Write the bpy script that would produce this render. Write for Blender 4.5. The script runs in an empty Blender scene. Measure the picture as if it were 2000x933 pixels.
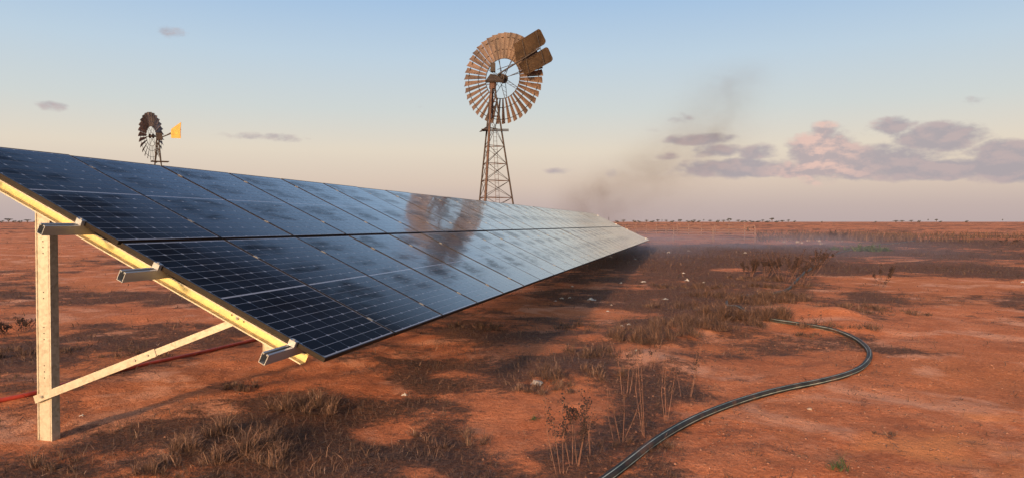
import bpy, math, random
import numpy as np
from mathutils import Vector, Matrix

random.seed(7)
rng = np.random.default_rng(7)
sc = bpy.context.scene
col = sc.collection

# ------------------------------------------------------------------ camera
F = 1422.32 / 2000.0            # focal length in picture widths
YAW, PITCH = 0.243, math.atan((466.5 - 433.0) / 1422.32)
Z0 = 0.735                      # height of the lower panel edge above the ground
CAM = np.array([2.3031, -4.257, 0.8808 + Z0])
cam = bpy.data.cameras.new('camera')
cam.sensor_width = 36.0
cam.sensor_fit = 'HORIZONTAL'
cam.lens = 36.0 * F
cam.clip_start = 0.05
cam.clip_end = 20000
camo = bpy.data.objects.new('camera', cam)
col.objects.link(camo)
camo.location = CAM
camo.rotation_euler = (math.pi / 2 - PITCH, 0, YAW)
sc.camera = camo

# ------------------------------------------------------------------ light
SUN_EL = math.radians(12.5)
SUN_DIR = np.array([-0.15, -0.98])      # ground direction towards the sun (behind the camera, to the left)
SUN_DIR = SUN_DIR / np.linalg.norm(SUN_DIR)
SUN_ROT = math.atan2(SUN_DIR[0], SUN_DIR[1])
sun = bpy.data.lights.new('sun', 'SUN')
sun.energy = 2.5
sun.angle = math.radians(3.0)        # low sun softened by haze
sun.color = (1.0, 0.60, 0.30)
suno = bpy.data.objects.new('sun', sun)
col.objects.link(suno)
sd = Vector((SUN_DIR[0] * math.cos(SUN_EL), SUN_DIR[1] * math.cos(SUN_EL), math.sin(SUN_EL)))
suno.rotation_euler = sd.to_track_quat('Z', 'Y').to_euler()
suno.location = (-20, -60, 40)

sc.view_settings.view_transform = 'Standard'
sc.view_settings.look = 'None'
EXPO = 1.28
sc.view_settings.exposure = EXPO
sc.view_settings.gamma = 1.0
sc.cycles.volume_step_rate = 1.5
sc.cycles.volume_max_steps = 128
sc.cycles.max_bounces = 6
sc.cycles.use_denoising = True


# ------------------------------------------------------------------ pixel helpers (authoring only: a photo pixel -> a place in the world)
def _ray(px, py):
    fw = np.array([-math.sin(YAW) * math.cos(PITCH), math.cos(YAW) * math.cos(PITCH), -math.sin(PITCH)])
    rt = np.array([math.cos(YAW), math.sin(YAW), 0.0])
    up = np.cross(rt, fw)
    return fw + rt * (px - 1000) / 1422.32 + up * (466.5 - py) / 1422.32


def atZ(px, py, z=0.0):
    d = _ray(px, py)
    return CAM + d * (z - CAM[2]) / d[2]


def atY(px, py, Y):
    d = _ray(px, py)
    return CAM + d * (Y - CAM[1]) / d[1]


def atD(px, py, D):
    return CAM + _ray(px, py) * D


def azel(px, py):
    d = _ray(px, py)
    return math.atan2(d[0], d[1]), math.atan2(d[2], math.hypot(d[0], d[1]))


# ------------------------------------------------------------------ sky
class NT:
    """small helper for node trees"""
    def __init__(s, tree):
        s.t = tree

    def n(s, typ, **kw):
        nd = s.t.nodes.new(typ)
        for k, v in kw.items():
            setattr(nd, k, v)
        return nd

    def put(s, sock, v):
        if isinstance(v, bpy.types.NodeSocket):
            s.t.links.new(v, sock)
        elif v is not None:
            sock.default_value = v

    def m(s, op, a, b=None, c=None, clamp=False):
        nd = s.n('ShaderNodeMath', operation=op, use_clamp=clamp)
        s.put(nd.inputs[0], a)
        if b is not None:
            s.put(nd.inputs[1], b)
        if c is not None:
            s.put(nd.inputs[2], c)
        return nd.outputs[0]

    def vm(s, op, a, b=None):
        nd = s.n('ShaderNodeVectorMath', operation=op)
        s.put(nd.inputs[0], a)
        if b is not None:
            s.put(nd.inputs[1], b)
        return nd.outputs[0]

    def mix(s, f, a, b, blend='MIX'):
        nd = s.n('ShaderNodeMix', data_type='RGBA', blend_type=blend)
        s.put(nd.inputs[0], f)
        s.put(nd.inputs[6], a)
        s.put(nd.inputs[7], b)
        return nd.outputs[2]

    def noise(s, vec, scale=5.0, detail=3.0, rough=0.5, dist=0.0, out=0):
        nd = s.n('ShaderNodeTexNoise')
        if vec is not None:
            s.put(nd.inputs['Vector'], vec)
        nd.inputs['Scale'].default_value = scale
        nd.inputs['Detail'].default_value = detail
        nd.inputs['Roughness'].default_value = rough
        nd.inputs['Distortion'].default_value = dist
        return nd.outputs[out]

    def ramp(s, f, stops, interp='LINEAR'):
        nd = s.n('ShaderNodeValToRGB')
        cr = nd.color_ramp
        cr.interpolation = interp
        while len(cr.elements) < len(stops):
            cr.elements.new(0.5)
        for e, (p, c) in zip(cr.elements, stops):
            e.position = p
            e.color = c if len(c) == 4 else (*c, 1)
        s.put(nd.inputs[0], f)
        return nd.outputs[0]

    def mr(s, v, a, b, c=0.0, d=1.0, smooth=True):
        nd = s.n('ShaderNodeMapRange')
        nd.interpolation_type = 'SMOOTHSTEP' if smooth else 'LINEAR'
        s.put(nd.inputs[0], v)
        for i, x in enumerate((a, b, c, d)):
            s.put(nd.inputs[1 + i], x)
        return nd.outputs[0]


def lin(r, g, b):
    f = lambda c: (c / 255 / 12.92) if c <= 10 else ((c / 255 + 0.055) / 1.055) ** 2.4
    return (f(r), f(g), f(b), 1.0)


world = bpy.data.worlds.new('World')
sc.world = world
world.use_nodes = True
wt = world.node_tree
wt.nodes.clear()
W = NT(wt)
sky = W.n('ShaderNodeTexSky', sky_type='NISHITA')
sky.sun_disc = False
sky.sun_elevation = SUN_EL
sky.sun_rotation = SUN_ROT
sky.altitude = 200
sky.air_density = 1.0
sky.dust_density = 1.5
sky.ozone_density = 1.0
tc = W.n('ShaderNodeTexCoord')
D = W.vm('NORMALIZE', tc.outputs['Generated'])
sep = W.n('ShaderNodeSeparateXYZ')
W.put(sep.inputs[0], D)
dx, dy, dz = sep.outputs
el = W.m('ARCSINE', dz)
az = W.m('ARCTAN2', dx, dy)
# twilight colours of the sky away from the sun, by height above the horizon (radians / 1.6)
S = lambda deg: math.radians(deg) / 1.6
tw = W.ramp(W.m('DIVIDE', el, 1.6), [
    (0.0, lin(188, 171, 169)), (S(1.2), lin(196, 178, 172)), (S(3.0), lin(217, 198, 182)), (S(5.5), lin(227, 215, 197)),
    (S(8.5), lin(208, 214, 212)), (S(12.5), lin(190, 209, 224)), (S(17.5), lin(160, 192, 226)), (S(27), lin(112, 142, 186)),
    (S(45), lin(98, 124, 164)), (S(90), lin(96, 120, 158))])
nish = W.mix(1.0, sky.outputs[0], (0.10 / 0.1, 0.10 / 0.1, 0.10 / 0.1, 1), 'MULTIPLY')
# towards the sun the physical sky takes over
toward = W.vm('DOT_PRODUCT', D, (SUN_DIR[0], SUN_DIR[1], 0.0))
dotn = [n for n in wt.nodes if n.type == 'VECT_MATH' and n.operation == 'DOT_PRODUCT'][0]
tsun = W.mr(dotn.outputs['Value'], -0.55, 0.6)
SKY_S = 0.12
KS = 2 ** -EXPO / SKY_S
tw_scaled = W.mix(1.0, tw, (KS, KS, KS, 1), 'MULTIPLY')
base = W.mix(tsun, tw_scaled, nish)

# clouds: (pixel centre x, y, half width, half height, strength)
clouds = [
    (1450, 328, 140, 18, 1.05), (1610, 304, 70, 46, 1.1), (1690, 318, 150, 30, 1.1), (1580, 334, 260, 11, 1.0), (1850, 330, 190, 17, 1.15), (1990, 326, 110, 24, 1.15),
    (1365, 273, 75, 12, 0.95), (1400, 295, 60, 14, 0.85), (1835, 268, 75, 26, 1.1), (1752, 245, 48, 16, 0.8), (1300, 305, 30, 10, 0.6),
    (1480, 300, 45, 18, 0.85), (1610, 262, 34, 24, 0.85), (1960, 296, 60, 20, 1.0), (1910, 196, 26, 8, 0.5), (1690, 262, 60, 10, 0.4),
    (1200, 338, 22, 10, 0.55), (1090, 335, 40, 7, 0.5), (1330, 236, 32, 14, 0.5), (510, 266, 95, 8, 0.62), (558, 271, 36, 9, 0.62),
    (105, 207, 34, 9, 0.62), (338, 64, 42, 11, 0.50), (800, 208, 45, 7, 0.3), (440, 155, 40, 6, 0.25), (1260, 255, 60, 10, 0.3),
]
vec = W.n('ShaderNodeCombineXYZ')
W.put(vec.inputs[0], W.m('MULTIPLY', az, 1.0))
W.put(vec.inputs[1], W.m('MULTIPLY', el, 1.9))
nz = W.noise(vec.outputs[0], 24, 8, 0.58, 0.1)
nzw = W.noise(vec.outputs[0], 60, 4, 0.55, 0.0)
mask = None
lowm = None
for (px, py, hw, hh, st) in clouds:
    a0, e0 = azel(px, py)
    hx, hy = hw / 1422.32 * 1.25, hh / 1422.32 * 1.45
    u = W.m('DIVIDE', W.m('SUBTRACT', az, a0), hx)
    v = W.m('DIVIDE', W.m('SUBTRACT', el, e0), hy)
    r2 = W.m('ADD', W.m('MULTIPLY', u, u), W.m('MULTIPLY', v, v))
    k = W.m('MULTIPLY', W.m('SUBTRACT', 1.0, r2, clamp=True), st)
    mask = k if mask is None else W.m('MAXIMUM', mask, k)
cl = W.m('ADD', mask, W.m('MULTIPLY', W.m('SUBTRACT', nz, 0.5), 1.45))
cl = W.m('ADD', cl, W.m('MULTIPLY', W.m('SUBTRACT', nzw, 0.5), 0.5))
cmask = W.m('MULTIPLY', W.mr(cl, 0.30, 0.84), W.mr(mask, 0.02, 0.30))
# warm light catches the bulging tops, the flat bodies stay grey violet
vec2 = W.n('ShaderNodeCombineXYZ')
W.put(vec2.inputs[0], az)
W.put(vec2.inputs[1], W.m('ADD', W.m('MULTIPLY', el, 1.9), 0.016))
nz2 = W.noise(vec2.outputs[0], 24, 8, 0.58, 0.1)
bulge = W.mr(W.m('SUBTRACT', nz, nz2), -0.08, 0.14)
a0, e0 = azel(1600, 290)
pk = W.m('SUBTRACT', 1.0, W.m('DIVIDE', W.m('ABSOLUTE', W.m('SUBTRACT', az, a0)), 0.075), clamp=True)
ccol = W.mix(W.m('MULTIPLY', W.m('ADD', bulge, 0.25), W.m('ADD', W.m('MULTIPLY', pk, 0.75), 0.24), clamp=True), lin(163, 158, 166), lin(228, 193, 182))
ccol = W.mix(1.0, ccol, (KS, KS, KS, 1), 'MULTIPLY')
full = W.mix(W.m('MULTIPLY', cmask, 0.88), base, ccol)
bg = W.n('ShaderNodeBackground')
W.put(bg.inputs[0], full)
bg.inputs[1].default_value = SKY_S
wo = W.n('ShaderNodeOutputWorld')
wt.links.new(bg.outputs[0], wo.inputs[0])


# ------------------------------------------------------------------ noise for terrain and vegetation patches
def vnoise(x, y, seed=0):
    xi, yi = np.floor(x).astype(np.int64), np.floor(y).astype(np.int64)
    xf, yf = x - xi, y - yi
    xf, yf = xf * xf * (3 - 2 * xf), yf * yf * (3 - 2 * yf)

    def h(i, j):
        n = (i * 374761393 + j * 668265263 + seed * 1442695041) & 0x7fffffff
        n = ((n ^ (n >> 13)) * 1274126177) & 0x7fffffff
        return ((n ^ (n >> 16)) & 0xffff) / 65535.0
    return (h(xi, yi) * (1 - xf) + h(xi + 1, yi) * xf) * (1 - yf) + (h(xi, yi + 1) * (1 - xf) + h(xi + 1, yi + 1) * xf) * yf


def fbm(x, y, seed=0, octv=4):
    a, s, t = 0.5, 0.0, 0.0
    for o in range(octv):
        s = s + a * vnoise(x * 2 ** o + 17.3 * o, y * 2 ** o + 9.1 * o, seed + o)
        t += a
        a *= 0.55
    return s / t


# soft patches given as (photo x, y, half width, half height, weight): bare sand > 0, litter < 0
PATCH = [
    (1580, 612, 75, 20, 1.8), (1360, 655, 55, 12, 0.7), (1255, 690, 80, 22, 0.9), (1110, 790, 130, 40, 0.8), (1000, 850, 90, 40, 0.8),
    (900, 770, 80, 12, 0.5), (745, 845, 55, 20, 0.9), (700, 740, 60, 25, 0.9), (440, 730, 130, 24, 0.6), (560, 715, 60, 25, 0.9), (1190, 760, 90, 24, 0.5),
    (60, 850, 90, 30, 0.6), (290, 780, 90, 25, 0.4), (170, 545, 80, 8, 0.8), (200, 600, 120, 18, 0.6), (180, 470, 160, 14, 0.5), (30, 500, 60, 8, 0.5),
    (1470, 720, 150, 26, 0.7), (1700, 840, 300, 110, 0.8), (1500, 880, 160, 70, 0.8), (1860, 640, 150, 60, 0.55), (1800, 540, 120, 22, 0.7),
    (1900, 770, 150, 80, 0.7), (1900, 900, 200, 60, 0.6), (820, 920, 60, 18, 0.7), (1230, 640, 40, 8, 0.3), (1330, 468, 60, 6, 0.5),
    (1250, 610, 60, 8, 0.3), (1600, 700, 80, 25, 0.4), (960, 590, 120, 14, 0.4), (800, 660, 110, 14, 0.4), (1080, 680, 60, 12, 0.5),
    (480, 850, 150, 50, -0.9), (600, 790, 90, 40, -0.8), (930, 650, 70, 18, -0.7), (1240, 645, 70, 25, -0.8), (1350, 625, 90, 28, -0.8),
    (1110, 715, 90, 22, -0.9), (1450, 600, 90, 26, -0.9), (1640, 650, 80, 24, -0.6), (1665, 595, 80, 16, -0.5), (880, 860, 90, 30, -0.8),
    (1230, 800, 140, 60, -0.75), (1330, 740, 90, 30, -0.6), (300, 840, 130, 26, -0.9), (640, 890, 130, 40, -0.9), (1120, 880, 70, 50, -0.6),
    (320, 670, 200, 18, -0.4), (60, 560, 80, 20, -0.7), (40, 690, 70, 30, -0.9), (280, 575, 120, 10, -0.6), (1500, 495, 280, 20, -1.1), (1850, 474, 260, 9, -1.3), (1930, 500, 160, 10, -1.2), (1330, 500, 160, 16, -0.9), (1240, 540, 200, 22, -0.4), (1650, 530, 90, 9, -0.8),
    (1890, 530, 130, 16, -1.3), (1400, 560, 160, 22, -0.5), (1180, 540, 120, 14, -0.4), (790, 720, 100, 18, -0.5), (1720, 560, 60, 14, -0.3),
    (1780, 690, 70, 10, -0.3), (1300, 590, 220, 16, -0.5), (1420, 545, 160, 14, -0.6), (1180, 690, 90, 14, -0.7), (1560, 585, 330, 8, -0.2), (1330, 510, 200, 10, -0.5),
    (1750, 930, 260, 60, 0.4), (380, 610, 120, 12, 0.5), (60, 640, 40, 10, 0.5), (700, 790, 90, 20, -0.6),
]
PW = []
for (px, py, hw, hh, wgt) in PATCH:
    c = atZ(px, py)
    n_ = atZ(px, py + hh)
    f_ = atZ(px, max(py - hh, 436))
    w_ = atZ(px + hw, py)
    ry = max(np.linalg.norm(f_ - n_) / 2, 0.1)
    rx = max(np.linalg.norm(w_ - c), 0.1)
    ang = math.atan2(c[0] - CAM[0], c[1] - CAM[1])
    PW.append((c[0], c[1], rx, ry, ang, wgt))


def bare(x, y):
    """how bare the sand is, about -1 .. 1"""
    d = np.hypot(x - CAM[0], y - CAM[1])
    s = 1.5 * (fbm(x * 0.55, y * 0.55, 3, 4) - 0.5) + 1.6 * (fbm(x * 1.9, y * 1.9, 11, 4) - 0.5) + (1.2 + np.clip(d / 30, 0, 1) * 1.2) * (fbm(x * 0.11, y * 0.17, 23, 4) - 0.5)
    for (cx, cy, rx, ry, a, wgt) in PW:
        ux = (x - cx) * math.cos(a) - (y - cy) * math.sin(a)
        uy = (x - cx) * math.sin(a) + (y - cy) * math.cos(a)
        s = s + wgt * (1.35 if wgt > 0 else 1.0) * np.exp(-((ux / rx) ** 2 + (uy / ry) ** 2))
    return s


MOUND = [(*atZ(1585, 616)[:2], 0.85, 0.13), (*atZ(1640, 622)[:2], 0.40, 0.12), (*atZ(1545, 606)[:2], 0.5, 0.07), (*atZ(1655, 640)[:2], 0.6, 0.12), (*atZ(480, 860)[:2], 0.45, 0.07), (*atZ(1240, 660)[:2], 0.7, 0.10),
         (*atZ(1350, 640)[:2], 0.9, 0.10), (*atZ(1440, 615)[:2], 0.9, 0.12), (*atZ(1110, 725)[:2], 0.6, 0.08), (*atZ(600, 800)[:2], 0.4, 0.05),
         (*atZ(1560, 470)[:2], 5.0, 0.25), (*atZ(1280, 700)[:2], 0.7, 0.07)]


def ground_h(x, y):
    x = np.asarray(x, float)
    y = np.asarray(y, float)
    d = np.hypot(x - CAM[0], y - CAM[1])
    h = 0.10 * (fbm(x * 0.35, y * 0.35, 5, 3) - 0.5) + 0.06 * (fbm(x * 1.4, y * 1.4, 31, 3) - 0.5)
    h = h + 0.022 * (fbm(x * 6, y * 6, 41, 3) - 0.5) * np.clip(1.4 - d / 14, 0, 1)
    h = h + np.clip(d / 60, 0, 1) * 0.5 * (fbm(x * 0.03, y * 0.03, 61, 3) - 0.5) * np.clip(1.6 - d / 700, 0, 1)
    for (mx, my, r, a) in MOUND:
        h = h + a * np.exp(-((x - mx) ** 2 + (y - my) ** 2) / r ** 2)
    return h


def gh(x, y):
    return float(ground_h(np.array([x]), np.array([y]))[0])


def onG(px, py):
    """photo pixel -> point on the uneven ground"""
    p = atZ(px, py)
    for _ in range(6):
        p = atZ(px, py, gh(p[0], p[1]))
    p[2] = gh(p[0], p[1])
    return p


# ------------------------------------------------------------------ object helpers
class MB:
    def __init__(s):
        s.v, s.f = [], []

    def add(s, vs, fs):
        o = len(s.v)
        s.v += [tuple(map(float, v)) for v in vs]
        s.f += [tuple(i + o for i in f) for f in fs]

    def box(s, c, size, ax=None):
        c = np.array(c, float)
        ax = np.eye(3) if ax is None else np.array(ax, float)
        h = np.array(size, float) / 2
        vs = [c + ax[0] * h[0] * i + ax[1] * h[1] * j + ax[2] * h[2] * k for i in (-1, 1) for j in (-1, 1) for k in (-1, 1)]
        s.add(vs, [(0, 1, 3, 2), (4, 6, 7, 5), (0, 4, 5, 1), (2, 3, 7, 6), (0, 2, 6, 4), (1, 5, 7, 3)])

    def bar(s, a, b, w, t=None, up=(0, 0, 1)):
        a, b = np.array(a, float), np.array(b, float)
        d = b - a
        L = np.linalg.norm(d)
        d = d / L
        up = np.array(up, float)
        if abs(d @ up) > 0.98:
            up = np.array([0, 1.0, 0])
        x = np.cross(up, d)
        x /= np.linalg.norm(x)
        y = np.cross(d, x)
        s.box((a + b) / 2, (w, t or w, L), (x, y, d))

    def tube(s, pts, r, n=8, cap=True):
        pts = [np.array(p, float) for p in pts]
        m = len(pts)
        rs = r if hasattr(r, '__len__') else [r] * m
        ref = np.array([0, 0, 1.0])
        vs = []
        for i, p in enumerate(pts):
            d = pts[min(i + 1, m - 1)] - pts[max(i - 1, 0)]
            d /= np.linalg.norm(d) + 1e-12
            x = np.cross(ref, d)
            if np.linalg.norm(x) < 0.05:
                x = np.cross([0, 1.0, 0], d)
            x /= np.linalg.norm(x)
            y = np.cross(d, x)
            for k in range(n):
                t = 2 * math.pi * k / n
                vs.append(p + rs[i] * (math.cos(t) * x + math.sin(t) * y))
        fs = []
        for i in range(m - 1):
            for k in range(n):
                a, b = i * n + k, i * n + (k + 1) % n
                fs.append((a, b, b + n, a + n))
        if cap:
            fs.append(tuple(range(n - 1, -1, -1)))
            fs.append(tuple((m - 1) * n + k for k in range(n)))
        s.add(vs, fs)

    def extrude(s, prof, place, t0, t1):
        """closed 2-D profile, place(a, b, t) -> 3-D point"""
        n = len(prof)
        vs = [place(a, b, t0) for a, b in prof] + [place(a, b, t1) for a, b in prof]
        fs = [(i, (i + 1) % n, n + (i + 1) % n, n + i) for i in range(n)]
        fs += [tuple(range(n - 1, -1, -1)), tuple(range(n, 2 * n))]
        s.add(vs, fs)

    def mesh(s, name):
        me = bpy.data.meshes.new(name)
        me.from_pydata(s.v, [], s.f)
        return me

    def build(s, name, mat, parent=None, smooth=False, recalc=True):
        me = s.mesh(name)
        return link(name, me, mat, parent, smooth, recalc)


def link(name, me, mat, parent=None, smooth=False, recalc=False):
    if recalc:
        import bmesh
        bm = bmesh.new()
        bm.from_mesh(me)
        bmesh.ops.recalc_face_normals(bm, faces=bm.faces)
        bm.to_mesh(me)
        bm.free()
    if mat is not None and len(me.materials) == 0:
        me.materials.append(mat)
    if smooth:
        me.polygons.foreach_set('use_smooth', [True] * len(me.polygons))
    o = bpy.data.objects.new(name, me)
    col.objects.link(o)
    if parent is not None:
        o.parent = parent
    return o


def tag(o, label=None, cat=None, group=None, kind=None):
    if label:
        o['label'] = label
    if cat:
        o['category'] = cat
    if group:
        o['group'] = group
    if kind:
        o['kind'] = kind
    return o


def empty(name, loc, rz=0.0):
    o = bpy.data.objects.new(name, None)
    o.location = loc
    o.rotation_euler = (0, 0, rz)
    o.empty_display_size = 0.2
    col.objects.link(o)
    return o


def copy_tree(o, parent=None):
    c = o.copy()
    col.objects.link(c)
    if parent is not None:
        c.parent = parent
    for ch in list(o.children):
        copy_tree(ch, c)
    return c


# ------------------------------------------------------------------ materials
def material(name):
    m = bpy.data.materials.new(name)
    m.use_nodes = True
    t = m.node_tree
    b = t.nodes['Principled BSDF']
    return m, NT(t), b


def simple(name, c, rough=0.6, metal=0.0, var=0.25, scale=8.0, bump=0.0, stretch=None, c2=None, detail=5):
    m, N, b = material(name)
    g = N.n('ShaderNodeTexCoord').outputs['Object']
    if stretch:
        g = N.vm('MULTIPLY', g, stretch)
    nz = N.noise(g, scale, detail, 0.6)
    c2 = c2 or tuple(x * (1 - 2 * var) for x in c)
    colr = N.ramp(nz, [(0.32, (*c2, 1)), (0.66, (*c, 1))])
    N.put(b.inputs['Base Color'], colr)
    b.inputs['Roughness'].default_value = rough
    b.inputs['Metallic'].default_value = metal
    if bump:
        bp = N.n('ShaderNodeBump')
        bp.inputs['Strength'].default_value = bump
        bp.inputs['Distance'].default_value = 0.01
        N.put(bp.inputs['Height'], N.noise(g, scale * 3, 4, 0.6))
        N.put(b.inputs['Normal'], bp.outputs[0])
    return m


def galvanised(name='galvanised_steel', c_lo=(0.29, 0.25, 0.19), c_hi=(0.47, 0.415, 0.33)):
    m, N, b = material(name)
    g = N.n('ShaderNodeTexCoord').outputs['Object']
    v = N.n('ShaderNodeTexVoronoi')
    N.put(v.inputs['Vector'], g)
    v.inputs['Scale'].default_value = 45
    sepc = N.n('ShaderNodeSeparateColor')
    N.put(sepc.inputs[0], v.outputs['Color'])
    nz = N.noise(g, 9, 5, 0.65)
    k = N.m('ADD', N.m('MULTIPLY', sepc.outputs[0], 0.3), N.m('MULTIPLY', nz, 0.7))
    N.put(b.inputs['Base Color'], N.ramp(k, [(0.25, c_lo), (0.62, c_hi)]))
    b.inputs['Metallic'].default_value = 0.35
    N.put(b.inputs['Roughness'], N.mr(k, 0.2, 0.7, 0.55, 0.38))
    return m


M = {}
M['galv'] = galvanised()
M['rafter'] = galvanised('sunset_tinted_zinc', (0.40, 0.33, 0.17), (0.60, 0.485, 0.20))  # low sun's yellow glow on the rafter web put into its colour; flanges stay grey
M['alu'] = simple('aluminium_rail', (0.40, 0.40, 0.40), 0.38, 0.6, 0.12, 12, stretch=(1, 0.1, 1))
M['frame'] = simple('black_anodised_frame', (0.016, 0.010, 0.006), 0.5, 0.0, 0.2, 10)
M['frame'].node_tree.nodes['Principled BSDF'].inputs['Specular IOR Level'].default_value = 0.2
M['dark'] = simple('dark_hole', (0.02, 0.02, 0.02), 0.8)
M['bolt'] = simple('zinc_bolt', (0.5, 0.48, 0.45), 0.35, 0.8)
M['rust'] = simple('rusted_iron', (0.085, 0.040, 0.026), 0.8, 0.0, 0.3, 3.0, c2=(0.035, 0.018, 0.014))
M['rustdark'] = simple('dark_rusted_iron', (0.035, 0.021, 0.017), 0.8, 0.0, 0.3, 3.0, c2=(0.014, 0.010, 0.009))
M['hood'] = simple('dark_oiled_iron', (0.035, 0.022, 0.018), 0.8, 0.0, 0.3, 3.0)
M['blade'] = simple('rust_stained_blade', (0.135, 0.084, 0.060), 0.65, 0.1, 0.3, 1.6, c2=(0.055, 0.034, 0.026), stretch=(1, 1, 0.4))
M['vane'] = simple('stained_corrugated_sheet', (0.12, 0.078, 0.050), 0.7, 0.0, 0.3, 1.1, c2=(0.045, 0.030, 0.022))
M['blade_grey'] = simple('weathered_grey_blade', (0.22, 0.17, 0.145), 0.6, 0.2, 0.3, 2.5, c2=(0.10, 0.075, 0.065))
M['yellow'] = simple('faded_yellow_vane', (0.46, 0.27, 0.05), 0.55, 0.0, 0.1, 3.0, c2=(0.36, 0.19, 0.035))
M['pinkrail'] = simple('pale_rail_steel', (0.18, 0.105, 0.09), 0.6, 0.1, 0.15, 3.0)
M['paper'] = simple('white_litter', (0.42, 0.385, 0.36), 0.8, 0.0, 0.15, 30)
M['rock'] = simple('pale_limestone', (0.34, 0.25, 0.20), 0.85, 0.0, 0.2, 6, bump=0.4)
M['gravel'] = simple('ironstone_gravel', (0.30, 0.135, 0.08), 0.85, 0.0, 0.35, 23, c2=(0.06, 0.028, 0.02), detail=1)
M['stem'] = simple('dry_weed_stem', (0.19, 0.09, 0.06), 0.8, 0.0, 0.25, 20, c2=(0.07, 0.03, 0.024))
M['seed'] = simple('dark_seed_head', (0.036, 0.015, 0.012), 0.85, 0.0, 0.3, 30)
def vary(m):
    N = NT(m.node_tree)
    b = m.node_tree.nodes['Principled BSDF']
    src = b.inputs['Base Color'].links[0].from_socket
    oi = N.n('ShaderNodeObjectInfo')
    g = N.mr(oi.outputs['Random'], 0.0, 1.0, 0.62, 1.3, smooth=False)
    cc = N.n('ShaderNodeCombineColor')
    for k in range(3):
        N.put(cc.inputs[k], g)
    N.put(b.inputs['Base Color'], N.mix(1.0, src, cc.outputs[0], 'MULTIPLY'))


vary(M['blade'])
vary(M['blade_grey'])
M['green'] = simple('green_leaf', (0.06, 0.09, 0.03), 0.7, 0.0, 0.25, 30)
M['leaf'] = simple('mulga_foliage', (0.050, 0.055, 0.042), 0.8, 0.0, 0.3, 0.8)
M['trunk'] = simple('mulga_bark', (0.09, 0.065, 0.05), 0.9, 0.0, 0.2, 2.0)
M['conduit'] = simple('red_conduit', (0.42, 0.05, 0.03), 0.5, 0.0, 0.2, 12)


def ground_material():
    m, N, b = material('red_sand')
    g = N.n('ShaderNodeTexCoord').outputs['Object']
    at_ = N.n('ShaderNodeAttribute')
    at_.attribute_name = 'bare'
    br = at_.outputs['Fac']
    n1 = N.noise(g, 2.2, 6, 0.62)
    n2 = N.noise(g, 11.0, 6, 0.65)
    n3 = N.noise(g, 70.0, 4, 0.7)
    n4 = N.noise(g, 0.18, 5, 0.6)
    n5 = N.noise(N.vm('MULTIPLY', g, (0.055, 0.22, 1.0)), 1.0, 5, 0.62)
    k = N.m('ADD', br, N.m('ADD', N.m('MULTIPLY', N.m('SUBTRACT', n1, 0.5), 1.1), N.m('MULTIPLY', N.m('SUBTRACT', n2, 0.5), 1.7)))
    k = N.m('ADD', k, N.m('MULTIPLY', N.m('SUBTRACT', n3, 0.5), 1.3))
    k = N.m('ADD', k, N.m('MULTIPLY', N.m('SUBTRACT', N.noise(N.vm('MULTIPLY', g, (0.5, 0.9, 1.0)), 1.1, 7, 0.7, 0.6), 0.5), 1.7))
    n6 = N.noise(g, 160.0, 2, 0.6)
    n7 = N.noise(N.vm('MULTIPLY', g, (1.0, 1.0, 1.0)), 26.0, 5, 0.7)
    sand = N.ramp(n1, [(0.30, (0.47, 0.135, 0.053)), (0.55, (0.60, 0.200, 0.088)), (0.75, (0.66, 0.260, 0.128))])
    sand = N.mix(N.mr(n4, 0.42, 0.62), sand, (0.50, 0.165, 0.065, 1))
    sand = N.mix(N.mr(n7, 0.50, 0.66, 0, 0.75), sand, (0.27, 0.088, 0.042, 1))
    sand = N.mix(N.mr(n7, 0.47, 0.32, 0, 0.65), sand, (0.68, 0.31, 0.17, 1))
    sand = N.mix(N.mr(n3, 0.52, 0.70, 0, 0.6), sand, (0.20, 0.066, 0.034, 1))
    sand = N.mix(N.mr(n6, 0.62, 0.72, 0, 0.6), sand, (0.11, 0.045, 0.028, 1))
    sand = N.mix(N.mr(n6, 0.36, 0.28, 0, 0.5), sand, (0.66, 0.40, 0.26, 1))
    n8 = N.noise(g, 0.75, 6, 0.65, 0.5)
    sand = N.mix(N.mr(n8, 0.50, 0.66, 0, 0.80), sand, (0.68, 0.34, 0.215, 1))         # pale wind-sifted sand
    sand = N.mix(N.mr(n8, 0.45, 0.33, 0, 0.60), sand, (0.33, 0.105, 0.048, 1))        # damp darker clay
    sand = N.mix(N.mr(br, 1.7, 2.3, 0, 0.75), sand, (0.72, 0.27, 0.10, 1))            # freshly dug orange earth
    lit = N.ramp(n7, [(0.30, (0.060, 0.030, 0.021)), (0.50, (0.135, 0.062, 0.040)), (0.70, (0.30, 0.125, 0.068))])
    c = N.mix(N.mr(k, -0.50, 0.06), lit, sand)
    N.put(b.inputs['Base Color'], c)
    b.inputs['Roughness'].default_value = 0.95
    b.inputs['Specular IOR Level'].default_value = 0.15
    hgt = N.m('ADD', N.m('ADD', N.m('MULTIPLY', n2, 0.5), N.m('MULTIPLY', n7, 0.35)), N.m('ADD', N.m('MULTIPLY', n3, 0.22), N.m('MULTIPLY', N.noise(g, 220, 3, 0.6), 0.07)))
    bp = N.n('ShaderNodeBump')
    bp.inputs['Strength'].default_value = 1.0
    bp.inputs['Distance'].default_value = 0.07
    N.put(bp.inputs['Height'], hgt)
    N.put(b.inputs['Normal'], bp.outputs[0])
    return m


M['ground'] = ground_material()


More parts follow.
